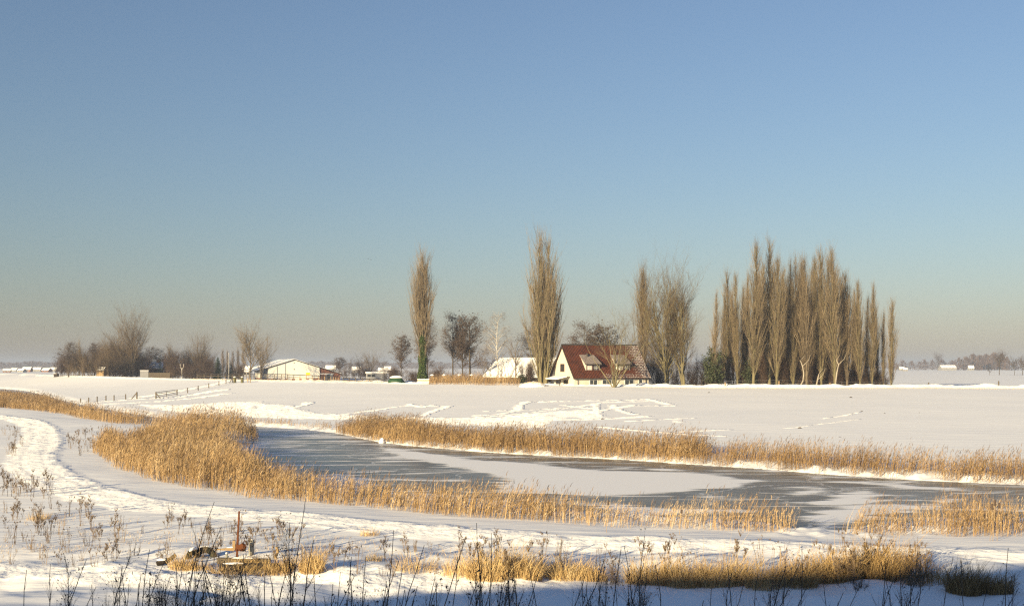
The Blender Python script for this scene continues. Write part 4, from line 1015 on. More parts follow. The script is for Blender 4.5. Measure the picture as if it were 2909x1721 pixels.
def dormer(u0, u1):
    zb, zt = Eh + .95, Eh + 2.0
    vf = (zb - Eh) / sl_ - .12
    zr = Eh + 3.55; vr = (zr - Eh) / sl_ + .1
    d = MB()
    vb = (zt - Eh) / sl_ + 1.4
    d.prism([(u0, vf, zb - .05), (u0, vf, zt), (u0, vr - .3, zr - .05), (u0, vr - .25, zr - .6)], (u1 - u0, 0, 0))
    do = d.build('dormer', M['cream'], house)
    rb = [(u0 - .25, vf - .35, zt - .10), (u1 + .25, vf - .35, zt - .10), (u1 + .05, vr, zr), (u0 - .05, vr, zr)]
    MB().hexa(rb, [(a, b, c + .13) for a, b, c in rb]).build('dormer_roof', M['dormer_tiles'], do)
    MB().box(u0 - .27, u1 + .27, vf - .42, vf - .355, zt - .14, zt + .02).build('fascia', M['gutter'], do)
    n = 2
    for k in range(n):
        ww = (u1 - u0 - .2) / n
        b = MB()
        c0 = u0 + .1 + ww * (k + .5)
        f = MB(); f.box(c0 - ww / 2 + .02, c0 + ww / 2 - .02, vf - .05, vf - .004, zb, zb + .09).box(c0 - ww / 2 + .02, c0 + ww / 2 - .02, vf - .05, vf - .004, zt - .22, zt - .13).box(c0 - ww / 2 + .02, c0 - ww / 2 + .11, vf - .05, vf - .004, zb + .09, zt - .22).box(c0 + ww / 2 - .11, c0 + ww / 2 - .02, vf - .05, vf - .004, zb + .09, zt - .22)
        fo = f.build('dormer_window', M['frame_dark'], do)
        # sub-parts may not go deeper: bars and curtain stay parts of the dormer
        g = MB()
        for q in (1, 2): g.box(c0 - ww / 2 + .11 + (ww - .22) * q / 3 - .018, c0 - ww / 2 + .11 + (ww - .22) * q / 3 + .018, vf - .045, vf - .006, zb + .09, zt - .22)
        g.build('glazing_bar', M['frame_white'], do)
        MB().box(c0 - ww / 2 + .11, c0 + ww / 2 - .11, vf - .043, vf - .007, (zb + zt) / 2 - .09, (zb + zt) / 2 - .05).build('glazing_bar', M['frame_white'], do)
        MB().box(c0 - ww / 2 + .12, c0 + ww / 2 - .12, vf - .02, vf - .006, zb + .09, zt - .22).build('pane', M['curtain'] if k == 0 else M['glass'], do)
M['dormer_tiles'] = mat_noise('snowy_dormer_tiles', (.07, .025, .015), (.40, .37, .35), 3.2, .85, .05, 9, stretch=(1, 3, 3))
dormer(2.35, 4.85); dormer(8.0, 10.4)
# veranda roof on the gable side
MB().hexa([(-2.0, 1.6, Eh - .55), (-.01, 1.6, Eh - .1), (-.01, 8.0, Eh - .1), (-2.0, 8.0, Eh - .55)], [(-2.0, 1.6, Eh - .47), (-.01, 1.6, Eh - .02), (-.01, 8.0, Eh - .02), (-2.0, 8.0, Eh - .47)]).build('veranda_roof', M['wood'], house)
MB().hexa([(-1.95, 2.2, Eh - .45), (-.3, 2.2, Eh - .08), (-.3, 7.6, Eh - .08), (-1.95, 7.6, Eh - .45)], [(-1.95, 2.25, Eh - .33), (-.3, 2.25, Eh + .04), (-.3, 7.55, Eh + .04), (-1.95, 7.55, Eh - .33)]).build('veranda_snow', M['snowcap'], house)
for v in (1.7, 4.8, 7.9): MB().box(-1.95, -1.85, v - .05, v + .05, -.5, Eh - .5).build('veranda_post', M['wood_dark'], house)
for v in (3.2, 6.2): window(house, (0, v, .5), (0, 1, 0), 1.8, 1.5, (-1, 0, 0), M['frame_dark'], 3, 1, .08)

# --- the snow-roofed barn behind the birch
def simple_house(name, label, cat_, pos, rz, L, Wd, eave, ridge, wall, roof_mat, snow=True, over=.3, chim=None, wins=(), th=.14, base=-.6):
    t = thing(name, label, cat_, pos, rz)
    MB().prism([(0, 0, base), (0, Wd, base), (0, Wd, eave), (0, Wd / 2, ridge - .1), (0, 0, eave)], (L, 0, 0)).build('wall', wall, t)
    s = (ridge - eave) / (Wd / 2)
    for sg in (0, 1):
        v0, v1 = (-over, Wd / 2) if sg == 0 else (Wd + over, Wd / 2)
        z0 = eave - over * s
        rb = [(-over, v0, z0), (L + over, v0, z0), (L + over, v1, ridge), (-over, v1, ridge)]
        if sg: rb = [rb[1], rb[0], rb[3], rb[2]]
        ro = MB().hexa(rb, [(a, b, c + th) for a, b, c in rb]).build('roof', roof_mat, t)
        if snow:
            i = .12
            vv0 = v0 + (i if sg == 0 else -i); zz0 = z0 + i * s + th + .004
            rb = [(-over + i, vv0, zz0), (L + over - i, vv0, zz0), (L + over - i, v1, ridge + th + .004), (-over + i, v1, ridge + th + .004)]
            if sg: rb = [rb[1], rb[0], rb[3], rb[2]]
            MB().hexa(rb, [(a, b, c + .14) for a, b, c in rb]).build('roof_snow', M['snowcap'], ro)
    if chim: MB().box(chim[0] - .4, chim[0] + .4, Wd / 2 - .4, Wd / 2 + .4, ridge - .6, ridge + 1.0).build('chimney', M['brick'], t)
    for (u, zz, ww, hh) in wins: window(t, (u, 0, zz), (1, 0, 0), ww, hh, (0, -1, 0), M['frame_white'], 1, 1, .1)
    return t
pos = at(1378, 214); pos = (pos[0], pos[1], POLDER)
simple_house('thatched_barn', 'long barn with thick snow on its roof behind the birch', 'barn', pos, R(-24), 12.5, 10.5, EYE - PXM(1070 - HOR, 213) - POLDER, EYE + PXM(HOR - 1019, 213) - POLDER, M['wood_dark'], M['wood'], over=.5)

# --- the white cattle barn
pos = at(762, 350); pos = (pos[0], pos[1], 1.2)
bz = 1.2
barn = thing('cattle_barn', 'wide white barn with low snowy roof and brick foot', 'barn', pos, R(20))
gw = PXM(137, 350) / math.cos(R(20)) * 1.0
ez, rz_ = EYE - PXM(1045 - HOR, 350) - bz, EYE + PXM(HOR - 1022, 350) - bz
Ld = 34
MB().prism([(0, 0, .85), (gw, 0, .85), (gw, 0, ez), (gw * .5, 0, rz_ - .05), (0, 0, ez)], (0, Ld, 0)).build('wall', M['white_wall'], barn)
MB().box(-.04, gw + .04, -.04, Ld, -.8, .86).build('brick_plinth', M['brick'], barn)
sb = (rz_ - ez) / (gw / 2)
for a, b2 in ((-3.4, gw / 2), (gw + 7.2, gw / 2)):
    zz = ez - (abs(a - (0 if a < 0 else gw))) * sb * .92
    rb = [(a, -.4, zz), (b2, -.4, rz_), (b2, Ld + .4, rz_), (a, Ld + .4, zz)]
    if a > b2: rb = [rb[1], rb[0], rb[3], rb[2]]
    ro = MB().hexa(rb, [(p, q, s + .22) for p, q, s in rb]).build('roof', M['wood_dark'], barn)
    rb2 = [(p * .995 + b2 * .005, q + (.25 if q < 0 else -.25), s + .225) for p, q, s in rb]
    MB().hexa(rb2, [(p, q, s + .12) for p, q, s in rb2]).build('roof_snow', M['snowcap'], ro)
zl = ez - 7.0 * sb * .92
MB().prism([(gw + .05, .3, -.8), (gw + 6.8, .3, -.8), (gw + 6.8, .3, zl), (gw + .05, .3, ez - .05)], (0, Ld - 1, 0)).build('side_wing', M['brick'], barn)
MB().box(gw + .2, gw + 4.6, .16, .29, ez - 2.05, ez - 1.75).build('door_lintel', M['frame_white'], barn)
dr = MB().box(gw + 2.0, gw + 4.4, .18, .28, -.6, ez - 2.06).build('barn_door', M['grey_sheet'], barn)
MB().box(gw + 2.45, gw + 3.3, .14, .178, -.6, ez - 2.12).build('door_leaf', M['gutter'], dr)
for u in (1.5, 3.9, 6.2, 8.5, 10.6, 13.0): 
    if u < gw - .8: MB().box(u, u + 1.3, -.12, -.045, .1, .75).build('vent_panel', M['frame_white'] if u > 3 else M['wood_dark'], barn)
MB().box(gw * .5 - .16, gw * .5 + .16, -.06, .0, rz_ - 1.1, rz_ - .75).build('gable_vent', M['grey_sheet'], barn)
MB().box(gw * .5 - .16, gw * .5 + .16, -.06, .0, rz_ - 3.2, rz_ - 2.75).build('gable_vent', M['grey_sheet'], barn)
for u in (gw * .17, gw * .33): MB().tube([(u, -.08, ez - .1 + (u - 0) * sb - .2), (u, -.08, .9)], .06, 5).build('downpipe', M['grey_sheet'], barn)
MB().box(gw + .01, gw + .06, -.06, .06, .86, ez - .1).build('corner_trim', M['frame_white'], barn)
for v in (1, 9, 17, 25): MB().box(-3.2, -3.0, v, v + .25, -.8, ez - 3.0 * sb * .92).build('post', M['wood'], barn)

# --- flat-roofed hut, cottages and the far village
pos = at(1040, 300); t = thing('flat_roofed_hut', 'small flat-roofed pale hut with two dark windows', 'hut', (pos[0], pos[1], POLDER - .3), R(6))
MB().box(0, 5.6, 0, 4, -.4, EYE - PXM(1060 - HOR, 300) - POLDER + .3).build('wall', M['grey_sheet'], t)
zt = EYE - PXM(1060 - HOR, 300) - POLDER + .3
MB().box(-.2, 5.8, -.25, 4.2, zt + .003, zt + .16).build('roof', M['frame_white'], t)
MB().box(-.15, 5.75, -.2, 4.15, zt + .164, zt + .36).build('roof_snow', M['snowcap'], t)
for u in (.8, 1.9): window(t, (u, 0, zt - 1.0), (1, 0, 0), .9, .7, (0, -1, 0), M['gutter'], 1, 1, .08)
pos = at(402, 330); cz = POLDER
simple_house('snowy_cottage', 'small dark cottage with snowy roof among the left-hand trees', 'house', (pos[0], pos[1], cz), R(14), 6, 5, EYE - PXM(1047 - HOR, 330) - cz, EYE + PXM(HOR - 1030, 330) - cz, M['wood_dark'], M['tiles'], chim=(4.6,), wins=((1.6, 1.0, 1.4, 1.1), (4.2, 1.0, 1.2, 1.1)))
pos = at(274, 322)
simple_house('garden_shed', 'little brown shed at the foot of the left grove', 'shed', (pos[0], pos[1], cz), R(-6), 2.2, 2.4, EYE - PXM(1052 - HOR, 322) - cz, EYE - PXM(1044 - HOR, 322) - cz, M['wood_tan'], M['wood'], over=.2)
t = thing('stone_bridge_wall', 'grey garden wall with raised end below the snowy cottage', 'wall', at(398, 306), R(12))
hw = EYE - PXM(1053 - HOR, 306) - t.location[2]
MB().box(0, 2.2, 0, .4, -.3, hw).build('wall', M['grey_sheet'], t); MB().box(2.21, 8.0, .05, .35, -.3, hw * .78).build('wall', M['wood'], t)
MB().box(-.05, 2.25, -.05, .45, hw + .003, hw + .14).build('snow_cap', M['snowcap'], t)
FARH = [(28, 1046, 10, 900, 'pale'), (62, 1043, 14, 880, 'dark'), (92, 1044, 12, 900, 'pale'), (118, 1046, 14, 850, 'dark'), (140, 1044, 12, 930, 'pale'), (8, 1049, 10, 800, 'dark'), (48, 1050, 11, 820, 'pale')]
sides = ['third', 'fifth', 'sixth', 'seventh', 'eighth', 'leftmost', 'fourth']
for (px, py, wp, d, c), lb in zip(FARH, sides):
    pos = at(px, d); w_ = PXM(wp + 10, d); rd = max(EYE - PXM(py - HOR, d) - pos[2], 2.5)
    simple_house('village_house', f'snow-roofed far house, {lb} from the left edge of the picture', 'house', pos, R(rng.uniform(-20, 20)), w_, w_ * .7, rd * .45, rd, M['grey_sheet'] if c == 'pale' else M['brick'], M['wood'], wins=((w_ * .3, rd * .12, 1.2, 1.2), (w_ * .7, rd * .12, 1.2, 1.2)))
for px, py, wp, d, lab in ((2556, 1041, 14, 1100, 'small far shed with snowy roof right behind the poplar row'), (2566, 1044, 13, 1000, 'little pale far hut in the right-hand field'), (2675, 1036, 44, 1150, 'broad far farmhouse with snowy roof before the right wood'),
                           (2752, 1037, 16, 1150, 'far pointed-roof house before the right wood'), (1092, 1040, 18, 700, 'far snowy roof just right of the pale brown tree'), (925, 1037, 28, 800, 'far white roof showing above the right wing of the barn'), (1000, 1041, 26, 760, 'far pale roof between the trees right of the barn'), (1075, 1044, 24, 640, 'far snowy roof above the flat-roofed hut'), (690, 1040, 20, 520, 'far snowy roof left of the white barn')):
    pos = at(px, d); w_ = PXM(wp, d); rd = max(EYE - PXM(py + 1.5 - HOR, d) - pos[2], 2.2)
    simple_house('far_house', lab, 'house', pos, R(4), w_, w_ * .5, rd * .5, rd, M['grey_sheet'], M['wood'], wins=((w_ * .3, rd * .12, 1.2, 1.2), (w_ * .7, rd * .12, 1.2, 1.2)))

# ------------------------------------------------------------------ the far woods on the horizon
def far_wood(label, spec, seed, twig):
    r = np.random.default_rng(seed); parts = []
    for px, py, wp, d in spec:
        x, y, z = at(px, d); h = EYE + PXM(HOR - py, d) - z; w_ = PXM(wp, d)
        n = int(40 + w_ * h * 1.5)
        a = r.uniform(0, 6.283, n); q = np.sqrt(r.uniform(0, 1, n)); zz = r.uniform(0, 1, n)
        prof = np.sqrt(np.clip(1 - (np.maximum(zz - .35, 0) / .65) ** 2, 0, 1)) * (.75 + .25 * np.sin(a * 3 + seed))
        P = np.stack([x + np.cos(a) * q * w_ / 2 * prof, y + np.sin(a) * q * w_ * .5 * prof, z + zz * h * (1 + .06 * r.normal(0, 1, n))], 1)
        sub = BS(P, np.stack([r.normal(0, .5, n), r.normal(0, .5, n), np.ones(n)], 1), np.full(n, h * .16) * r.uniform(.5, 1.3, n), np.full(n, h * .026), np.zeros((n, 3)), .02, r)
        parts.append(spikes(sub))
    V, F = cat(parts)
    o = build('far_wood', V, F, twig, kind='stuff')
    return tag(o, label, 'wood', kind='stuff')
r = np.random.default_rng(77)
far_wood('grey wood on the horizon at the right', [(px, py + r.uniform(-3, 3), w_, 1300 + r.uniform(-60, 60)) for px, py, w_ in
   [(2545, 1030, 30), (2565, 1027, 34), (2590, 1028, 36), (2612, 1027, 30), (2626, 1024, 30), (2648, 1024, 34), (2676, 1026, 40), (2705, 1024, 40), (2725, 1018, 40), (2745, 1015, 44), (2765, 1011, 44), (2782, 1013, 40), (2800, 1012, 44), (2824, 1009, 46), (2845, 1012, 40), (2860, 1020, 36), (2880, 1026, 34), (2900, 1022, 36), (2925, 1014, 50)]], 7, M['twig_red'])
far_wood('hazy strip of wood on the horizon at the far left', [(px, 1029 + 2 * math.sin(px * .05), 60, 1700 + r.uniform(-80, 80)) for px in range(-40, 200, 22)], 8, M['twig_red'])
far_wood('hazy strip of wood on the horizon behind the barn', [(px, 1030 + 2.5 * math.sin(px * .04), 70, 1900 + r.uniform(-80, 80)) for px in range(860, 1560, 26)], 9, M['twig_red'])
far_wood('hazy strip of wood on the horizon behind the poplars', [(px, 1031 + 2.5 * math.sin(px * .04), 70, 1900 + r.uniform(-80, 80)) for px in range(1560, 2560, 28)], 10, M['twig_red'])

# ------------------------------------------------------------------ fences, gates and small things on the far dike
def post_at(par, org, p, h, rad, mat, n=7, tilt=(0, 0)):
    x, y, z = p[0] - org[0], p[1] - org[1], p[2] - org[2]
    return MB().tube([(x, y, z - .3), (x + tilt[0], y + tilt[1], z + h)], rad, n).build('post', mat, par)

def wire(par, org, pts, hs, mat):
    for h in hs:
        MB().tube([(p[0] - org[0], p[1] - org[1], p[2] - org[2] + h) for p in pts], .012, 3, False).build('wire', mat, par)

LEFT = [(229, 1143, 12), (252, 1142, 13), (276, 1141, 15), (301, 1138, 15), (324, 1138, 16), (357, 1134, 15)]
pts = [gp(a, b) for a, b, _ in LEFT]; org = pts[0]
t = thing('field_fence', 'row of thin posts in the snow left of the field gate', 'fence', org)
for p, (_, _, hp) in zip(pts, LEFT): post_at(t, org, p, PXM(hp, p[1]), .09, M['wood'])
pb = gp(389, 1133); hb = PXM(20, pb[1]); post_at(t, org, pb, hb, .12, M['wood'])
MB().tube([(pb[0] - org[0], pb[1] - org[1], pb[2] - org[2] + hb * .92), (pb[0] - org[0] - PXM(17, pb[1]), pb[1] - org[1], pb[2] - org[2] - .1)], .08, 6).build('brace', M['wood'], t)
wire(t, org, pts + [pb], (.3, .6), M['grey_sheet'])
g0, g1 = gp(443, 1132), gp(503, 1122)
hg = PXM(19, g0[1])
t = thing('field_gate', 'barred field gate standing closed in the snow at the left', 'gate', g0)
dv = Vector((g1[0] - g0[0], g1[1] - g0[1], 0)); zz1 = g1[2] - g0[2]
MB().tube([(0, 0, -.3), (0, 0, hg)], .11, 7).build('post', M['wood'], t); MB().tube([(dv.x, dv.y, zz1 - .3), (dv.x, dv.y, zz1 + hg * .9)], .10, 7).build('post', M['wood'], t)
for f in (.22, .48, .74, .95): MB().tube([(dv.x * .03, dv.y * .03, hg * f), (dv.x * .97, dv.y * .97, zz1 + hg * f * .9)], .045, 5).build('bar', M['wood'], t)
MB().tube([(dv.x * .48, dv.y * .48, hg * .1), (dv.x * .48, dv.y * .48, hg * .9)], .05, 5).build('upright', M['wood'], t)
MB().tube([(0, -.1, hg * .9), (PXM(16, g0[1]), -.3, -.1)], .07, 6).build('brace', M['wood'], t)
RIGHT = [(533, 1116, 15), (563, 1109, 14), (593, 1102, 14), (622, 1095, 13), (642, 1090, 12)]
pts = [gp(a, b) for a, b, _ in RIGHT]; org = pts[0]
t = thing('field_fence', 'row of thin posts climbing the snowy slope right of the field gate', 'fence', org)
for p, (_, _, hp) in zip(pts, RIGHT): post_at(t, org, p, PXM(hp, p[1]), .09, M['wood'])
pb = gp(660, 1087); hb = PXM(15, pb[1]); post_at(t, org, pb, hb, .10, M['wood'])
MB().tube([(pb[0] - org[0], pb[1] - org[1], pb[2] - org[2] + hb), (pb[0] - org[0] - PXM(6, pb[1]), pb[1] - org[1] - .6, pb[2] - org[2] - .1)], .08, 6).build('brace', M['wood'], t)
wire(t, org, [g1] + pts + [pb], (.3, .6, .9), M['grey_sheet'])
for px, lab in ((667, 'left one of two stout mossy gate pillars on the dike'), (688, 'right one of two stout mossy gate pillars on the dike')):
    p = gp(px, 1087); hh = PXM(16, p[1]); t = thing('gate_pillar', lab, 'pillar', p, group='stout mossy gate pillars on the dike')
    rr_ = PXM(4.2, p[1])
    MB().tube([(0, 0, -.3), (0, 0, hh * .5), (0, 0, hh)], [rr_, rr_ * .96, rr_ * .98], 12).build('shaft', M['moss'], t)
    MB().tube([(0, 0, hh + .003), (0, 0, hh + .10), (0, 0, hh + .15)], [rr_ * .95, rr_ * .8, rr_ * .3], 12).build('snow_cap', M['snowcap'], t, True)
for px, lab in ((704, 'left one of a pair of thin pale stakes beside the mossy pillars'), (711, 'right one of a pair of thin pale stakes beside the mossy pillars')):
    p = gp(px, 1087); t = thing('stake', lab, 'stake', p, group='pale stakes beside the mossy pillars')
    MB().tube([(0, 0, -.3), (0, 0, PXM(15, p[1]))], .10, 6).build('shaft', M['wood_tan'], t); MB().tube([(0, 0, PXM(15, p[1]) + .003), (0, 0, PXM(15, p[1]) + .06)], [.10, .07], 6).build('tip', M['wood'], t)

# long dark rail fence before the barn
t = None
railpts = [(560, 1061, 300), (640, 1063, 292), (720, 1063, 284), (800, 1063, 276), (870, 1066, 268), (940, 1069, 262), (968, 1072, 258)]
P3 = [((px - CX) / FPX * d, d, EYE - PXM(py - HOR, d)) for px, py, d in railpts]
org = (P3[0][0], P3[0][1], H(P3[0][0], P3[0][1]))
t = thing('rail_fence', 'long fence with a dark top rail in front of the white barn', 'fence', org)
L3 = [Vector(p) - Vector(org) for p in P3]
MB().tube([tuple(p) for p in L3], .09, 5).build('top_rail', M['wood_dark'], t)
MB().tube([tuple(p - Vector((0, 0, .55))) for p in L3], .06, 5).build('low_rail', M['wood'], t)
k = 0
for a, b2 in zip(L3[:-1], L3[1:]):
    for f in (0, .25, .5, .75):
        p = a.lerp(b2, f); g = H(p.x + org[0], p.y + org[1]) - org[2]
        MB().box(p.x - .07, p.x + .07, p.y - .05, p.y + .05, min(g, p.z - .9) - .2, p.z - .09).build('post', M['wood_tan'] if k > 14 else M['wood'], t); k += 1
# plank fence continuing right
PF = [((px - CX) / FPX * d, d) for px, d in ((974, 246), (1010, 238), (1050, 230), (1092, 222))]
org = (PF[0][0], PF[0][1], H(*PF[0])); t = thing('plank_fence', 'dark plank fence right of the barn running to the ivy-covered poplar', 'fence', org)
for a, b2 in zip(PF[:-1], PF[1:]):
    za, zb = EYE - PXM(1072 + (a[0] - PF[0][0]) * .45 - HOR, a[1]) - org[2], EYE - PXM(1072 + (b2[0] - PF[0][0]) * .45 - HOR, b2[1]) - org[2]
    pa, pb2 = Vector((a[0] - org[0], a[1] - org[1], za)), Vector((b2[0] - org[0], b2[1] - org[1], zb))
    for dz in (0, -.42, -.8):
        MB().hexa([tuple(pa + Vector((0, 0, dz - .2))), tuple(pb2 + Vector((0, 0, dz - .2))), tuple(pb2 + Vector((0, .06, dz - .2))), tuple(pa + Vector((0, .06, dz - .2)))],
                  [tuple(pa + Vector((0, 0, dz))), tuple(pb2 + Vector((0, 0, dz))), tuple(pb2 + Vector((0, .06, dz))), tuple(pa + Vector((0, .06, dz)))]).build('plank', M['wood_dark'], t)
    for f in (0, .5):
        p = pa.lerp(pb2, f); MB().box(p.x - .09, p.x + .09, p.y + .065, p.y + .2, p.z - 2.0, p.z + .12).build('post', M['wood'], t)
# yellow sign
p = at(875, 240); hz_ = EYE - PXM(1065 - HOR, 240) - p[2]
t = thing('road_sign', 'small yellow road sign on a post before the barn', 'sign', p)
MB().tube([(0, .06, -.3), (0, .06, hz_ + .7)], .04, 6).build('post', M['grey_sheet'], t)
MB().box(-.45, .45, -.03, .015, hz_, hz_ + .6).build('plate', M['sign_yellow'], t)
MB().box(-.4, .4, -.06, .05, hz_ + .603, hz_ + .68).build('snow_cap', M['snowcap'], t)
# white flag pole and the forked white post
p = at(650, 310); hh = top(1005, 310, p); t = thing('flag_pole', 'thin white pole between the two conifers', 'pole', p)
MB().tube([(0, 0, -.3), (0, 0, hh)], [.045, .03], 8).build('shaft', M['frame_white'], t); MB().tube([(0, 0, hh + .002), (0, 0, hh + .1), (0, 0, hh + .18)], [.1, .12, .03], 8).build('finial', M['frame_white'], t, True)
p = at(517, 322); hh = top(1034, 322, p); t = thing('forked_post', 'white forked post before the brown trees', 'post', p)
MB().tube([(0, 0, -.3), (0, 0, hh * .75)], .14, 7).build('shaft', M['frame_white'], t)
for sg in (-1, 1): MB().tube([(0, 0, hh * .7), (sg * .5, 0, hh * .85), (sg * .5, 0, hh)], [.1, .09, .07], 6).build('arm', M['frame_white'], t)
# dark box and posts at the far left
p = gp(160, 1070); t = thing('trough', 'dark square box with tall post at the left end of the field', 'box', (p[0], p[1], p[2]))
MB().box(-.6, .6, -.5, .5, -.2, PXM(9, p[1])).build('body', M['wood_dark'], t); MB().box(.35, .6, -.7, -.51, -.2, PXM(19, p[1])).build('post', M['wood_dark'], t); MB().box(-.62, .62, -.49, .52, PXM(9, p[1]) + .004, PXM(9, p[1]) + .12).build('snow_cap', M['snowcap'], t)
# wire fence posts along the dike road at the right
FP = [(2060, 12), (2213, 13), (2358, 12), (2500, 12), (2638, 14), (2837, 18)]
PTS = [at(px, 171.5) for px, _ in FP]; org = PTS[0]
t = thing('roadside_fence', 'wire fence of widely spaced posts along the dike road at the right', 'fence', org)
for p, (px, hp) in zip(PTS, FP): post_at(t, org, p, max(PXM(hp, 171.5), EYE - PXM(1100 - hp - HOR, 171.5) - p[2]), .10, M['wood_tan'] if px < 2500 else M['wood'])
wire(t, org, PTS, (.5, .85), M['grey_sheet'])

# things along the crest between the two lone poplars
p = at(1126, 204); t = thing('covered_heap', 'dark green heap under a cap of snow beside the plank fence', 'heap', p)
r = np.random.default_rng(3)
def dome(mb, w_, d_, h_, x0=0, y0=0, z0=-.2, n=16, m=6, r=r, rough=.08):
    V = []
    for j in range(m + 1):
        a = math.pi / 2 * j / m
        for i in range(n):
            b = 2 * math.pi * i / n; k = 1 + r.normal(0, rough)
            V.append((x0 + math.cos(a) * math.cos(b) * w_ / 2 * k, y0 + math.cos(a) * math.sin(b) * d_ / 2 * k, z0 + math.sin(a) * h_ * (1 + r.normal(0, rough * .3))))
    q = [(j * n + i, j * n + (i + 1) % n, (j + 1) * n + (i + 1) % n, (j + 1) * n + i) for j in range(m) for i in range(n)]
    return mb.add(V, q)
dome(MB(), 3.1, 1.8, 1.25).build('tarpaulin', M['tarp'], t, True)
dome(MB(), 2.5, 1.5, .42, z0=.86, rough=.05).build('snow_cap', M['snowcap'], t, True)
p = at(1203, 200); t = thing('timber_stack', 'stack of pale boards with snow between at the ivy-covered poplar', 'timber', p, R(4))
for k in range(3): MB().box(-1.2 + .08 * k, 1.25 - .05 * k, -.3, .3, .02 + k * .26, .17 + k * .26).build('board', M['wood_tan'], t)
for k in range(2): MB().box(-1.1, 1.1, -.28, .28, .174 + k * .26, .275 + k * .26).build('snow_layer', M['snowcap'], t)
MB().box(-1.1, 1.1, -.28, .28, .694, .80).build('snow_layer', M['snowcap'], t)
p = at(1516, 176.5); t = thing('brush_mound', 'snowed-up mound of cut reed at the foot of the tallest poplar', 'mound', (p[0], p[1], p[2] - .1))
dome(MB(), 4.4, 2.4, 1.0, rough=.12, n=26, m=8).build('snow', M['snowcap'], t, True)
A = Acc(); n = 420; r = np.random.default_rng(8); a = r.uniform(0, 6.283, n); q = r.uniform(.2, 1.0, n)
bs_ = np.stack([np.cos(a) * q * 2.1, np.sin(a) * q * 1.1, .9 * np.sqrt(np.clip(1 - q * q, 0, 1)) - .1], 1)
V, qd, tr_, i = ribbons(bs_, np.stack([np.cos(a) * .3, np.sin(a) * .3, np.full(n, .3)], 1), np.full(n, .2), np.full(n, .03), 2, r=r); A.add(V, qd, tr_, r.uniform(.4, 1, n)[i])
A.build('straw', M['grass'], t)
reed_bed('reed_bed', 'strip of orange-brown reeds on the dike crest between the two lone poplars',
         [[at(a, d)[:2] for a, d in ((1215, 194), (1290, 190), (1380, 184), (1476, 180), (1476, 188), (1380, 192), (1290, 198), (1222, 202))]], 22, 1.9, .028, 120, .15, gap=.25, clump=.3, tone=-.02, group='reeds on the dike crest')
M['post_pale'] = M['wood_tan']
for i, px in enumerate((1228, 1262, 1305, 1340)):
    p = at(px, 200); t = thing('snowy_stump', f'{ORD[i]} from the left of the snow-capped stumps in the crest reeds', 'stump', p, group='snow-capped stumps in the crest reeds')
    hh = EYE - PXM(1066 - HOR, 200) - p[2]
    MB().tube([(0, 0, -.2), (.05, 0, hh * .6), (0, 0, hh)], [.2, .16, .18], 8).build('stem', M['wood_tan'], t); dome(MB(), .75, .6, .25, z0=hh - .02, n=10, m=4).build('snow_cap', M['snowcap'], t, True)

# molehills and clods showing dark in the field
for i, (px, py, w_, lab) in enumerate([(2417, 1129, 9, 'biggest dark molehill in the snow below the dike road'), (2272, 1216, 12, 'dark molehill low on the snowy field above the far reeds'), (2448, 1168, 7, 'small dark clod, left of a pair high in the snowy field'), (2513, 1174, 6, 'small dark clod, right of a pair high in the snowy field'),
                          (2014, 1115, 7, 'dark clod in the snow near the dike road below the poplars'), (2612, 1172, 5, 'tiny dark clod far right in the snowy field'), (2386, 1241, 7, 'dark clod just above the thin reeds of the far bank'), (1712, 1190, 9, 'dark clod in the trampled snow at the middle of the field')]):
    p = gp(px, py); s_ = PXM(w_, p[1])
    o = dome(MB(), s_, s_ * .8, s_ * .35, z0=-.03, n=12, m=5, rough=.16).build('molehill', M['soil'] if 'soil' in M else M.setdefault('soil', mat_noise('dark_soil', (.03, .022, .016), (.08, .06, .045), 9, .95, .03, 20)), None, False)
    o.location = p; tag(o, lab, 'molehill', 'molehills and clods in the snowy field')
# snow-covered reed lump on the far bank
p = gp(1085, 1262); t = thing('snow_lump', 'white rounded lump of snow at the foot of the far reeds', 'snow', (p[0], p[1], p[2] - .05))
dome(MB(), .55, .45, .6, z0=-.05, n=14, m=6, rough=.12).build('snow_cap', M['snowcap'], t, True)
dome(MB(), .5, .4, .3, x0=.5, z0=-.03, n=12, m=5, rough=.12).build('snow_clod', M['snowcap'], t, True)
# two birds in the sky
for i, (px, py, d, lab) in enumerate(((1046, 735, 300, 'left one of two tiny dark birds in the sky'), (1054, 738, 302, 'right one of two tiny dark birds in the sky'))):
    t = thing('bird', lab, 'bird', ((px - CX) / FPX * d, d, EYE + PXM(HOR - py, d)), R(20), 'birds in the sky')
    MB().tube([(-.16, 0, 0), (-.06, 0, .01), (.08, 0, .02), (.17, 0, .02)], [.01, .045, .04, .008], 6).build('body', M['wood_dark'], t, True)
    for sg in (-1, 1): MB().prism([(.06, sg * .03, .02), (-.06, sg * .03, .02), (-.10, sg * .22, .10), (-.12, sg * .40, .06), (-.02, sg * .24, .11)], (0, 0, .012)).build('wing', M['wood_dark'], t)

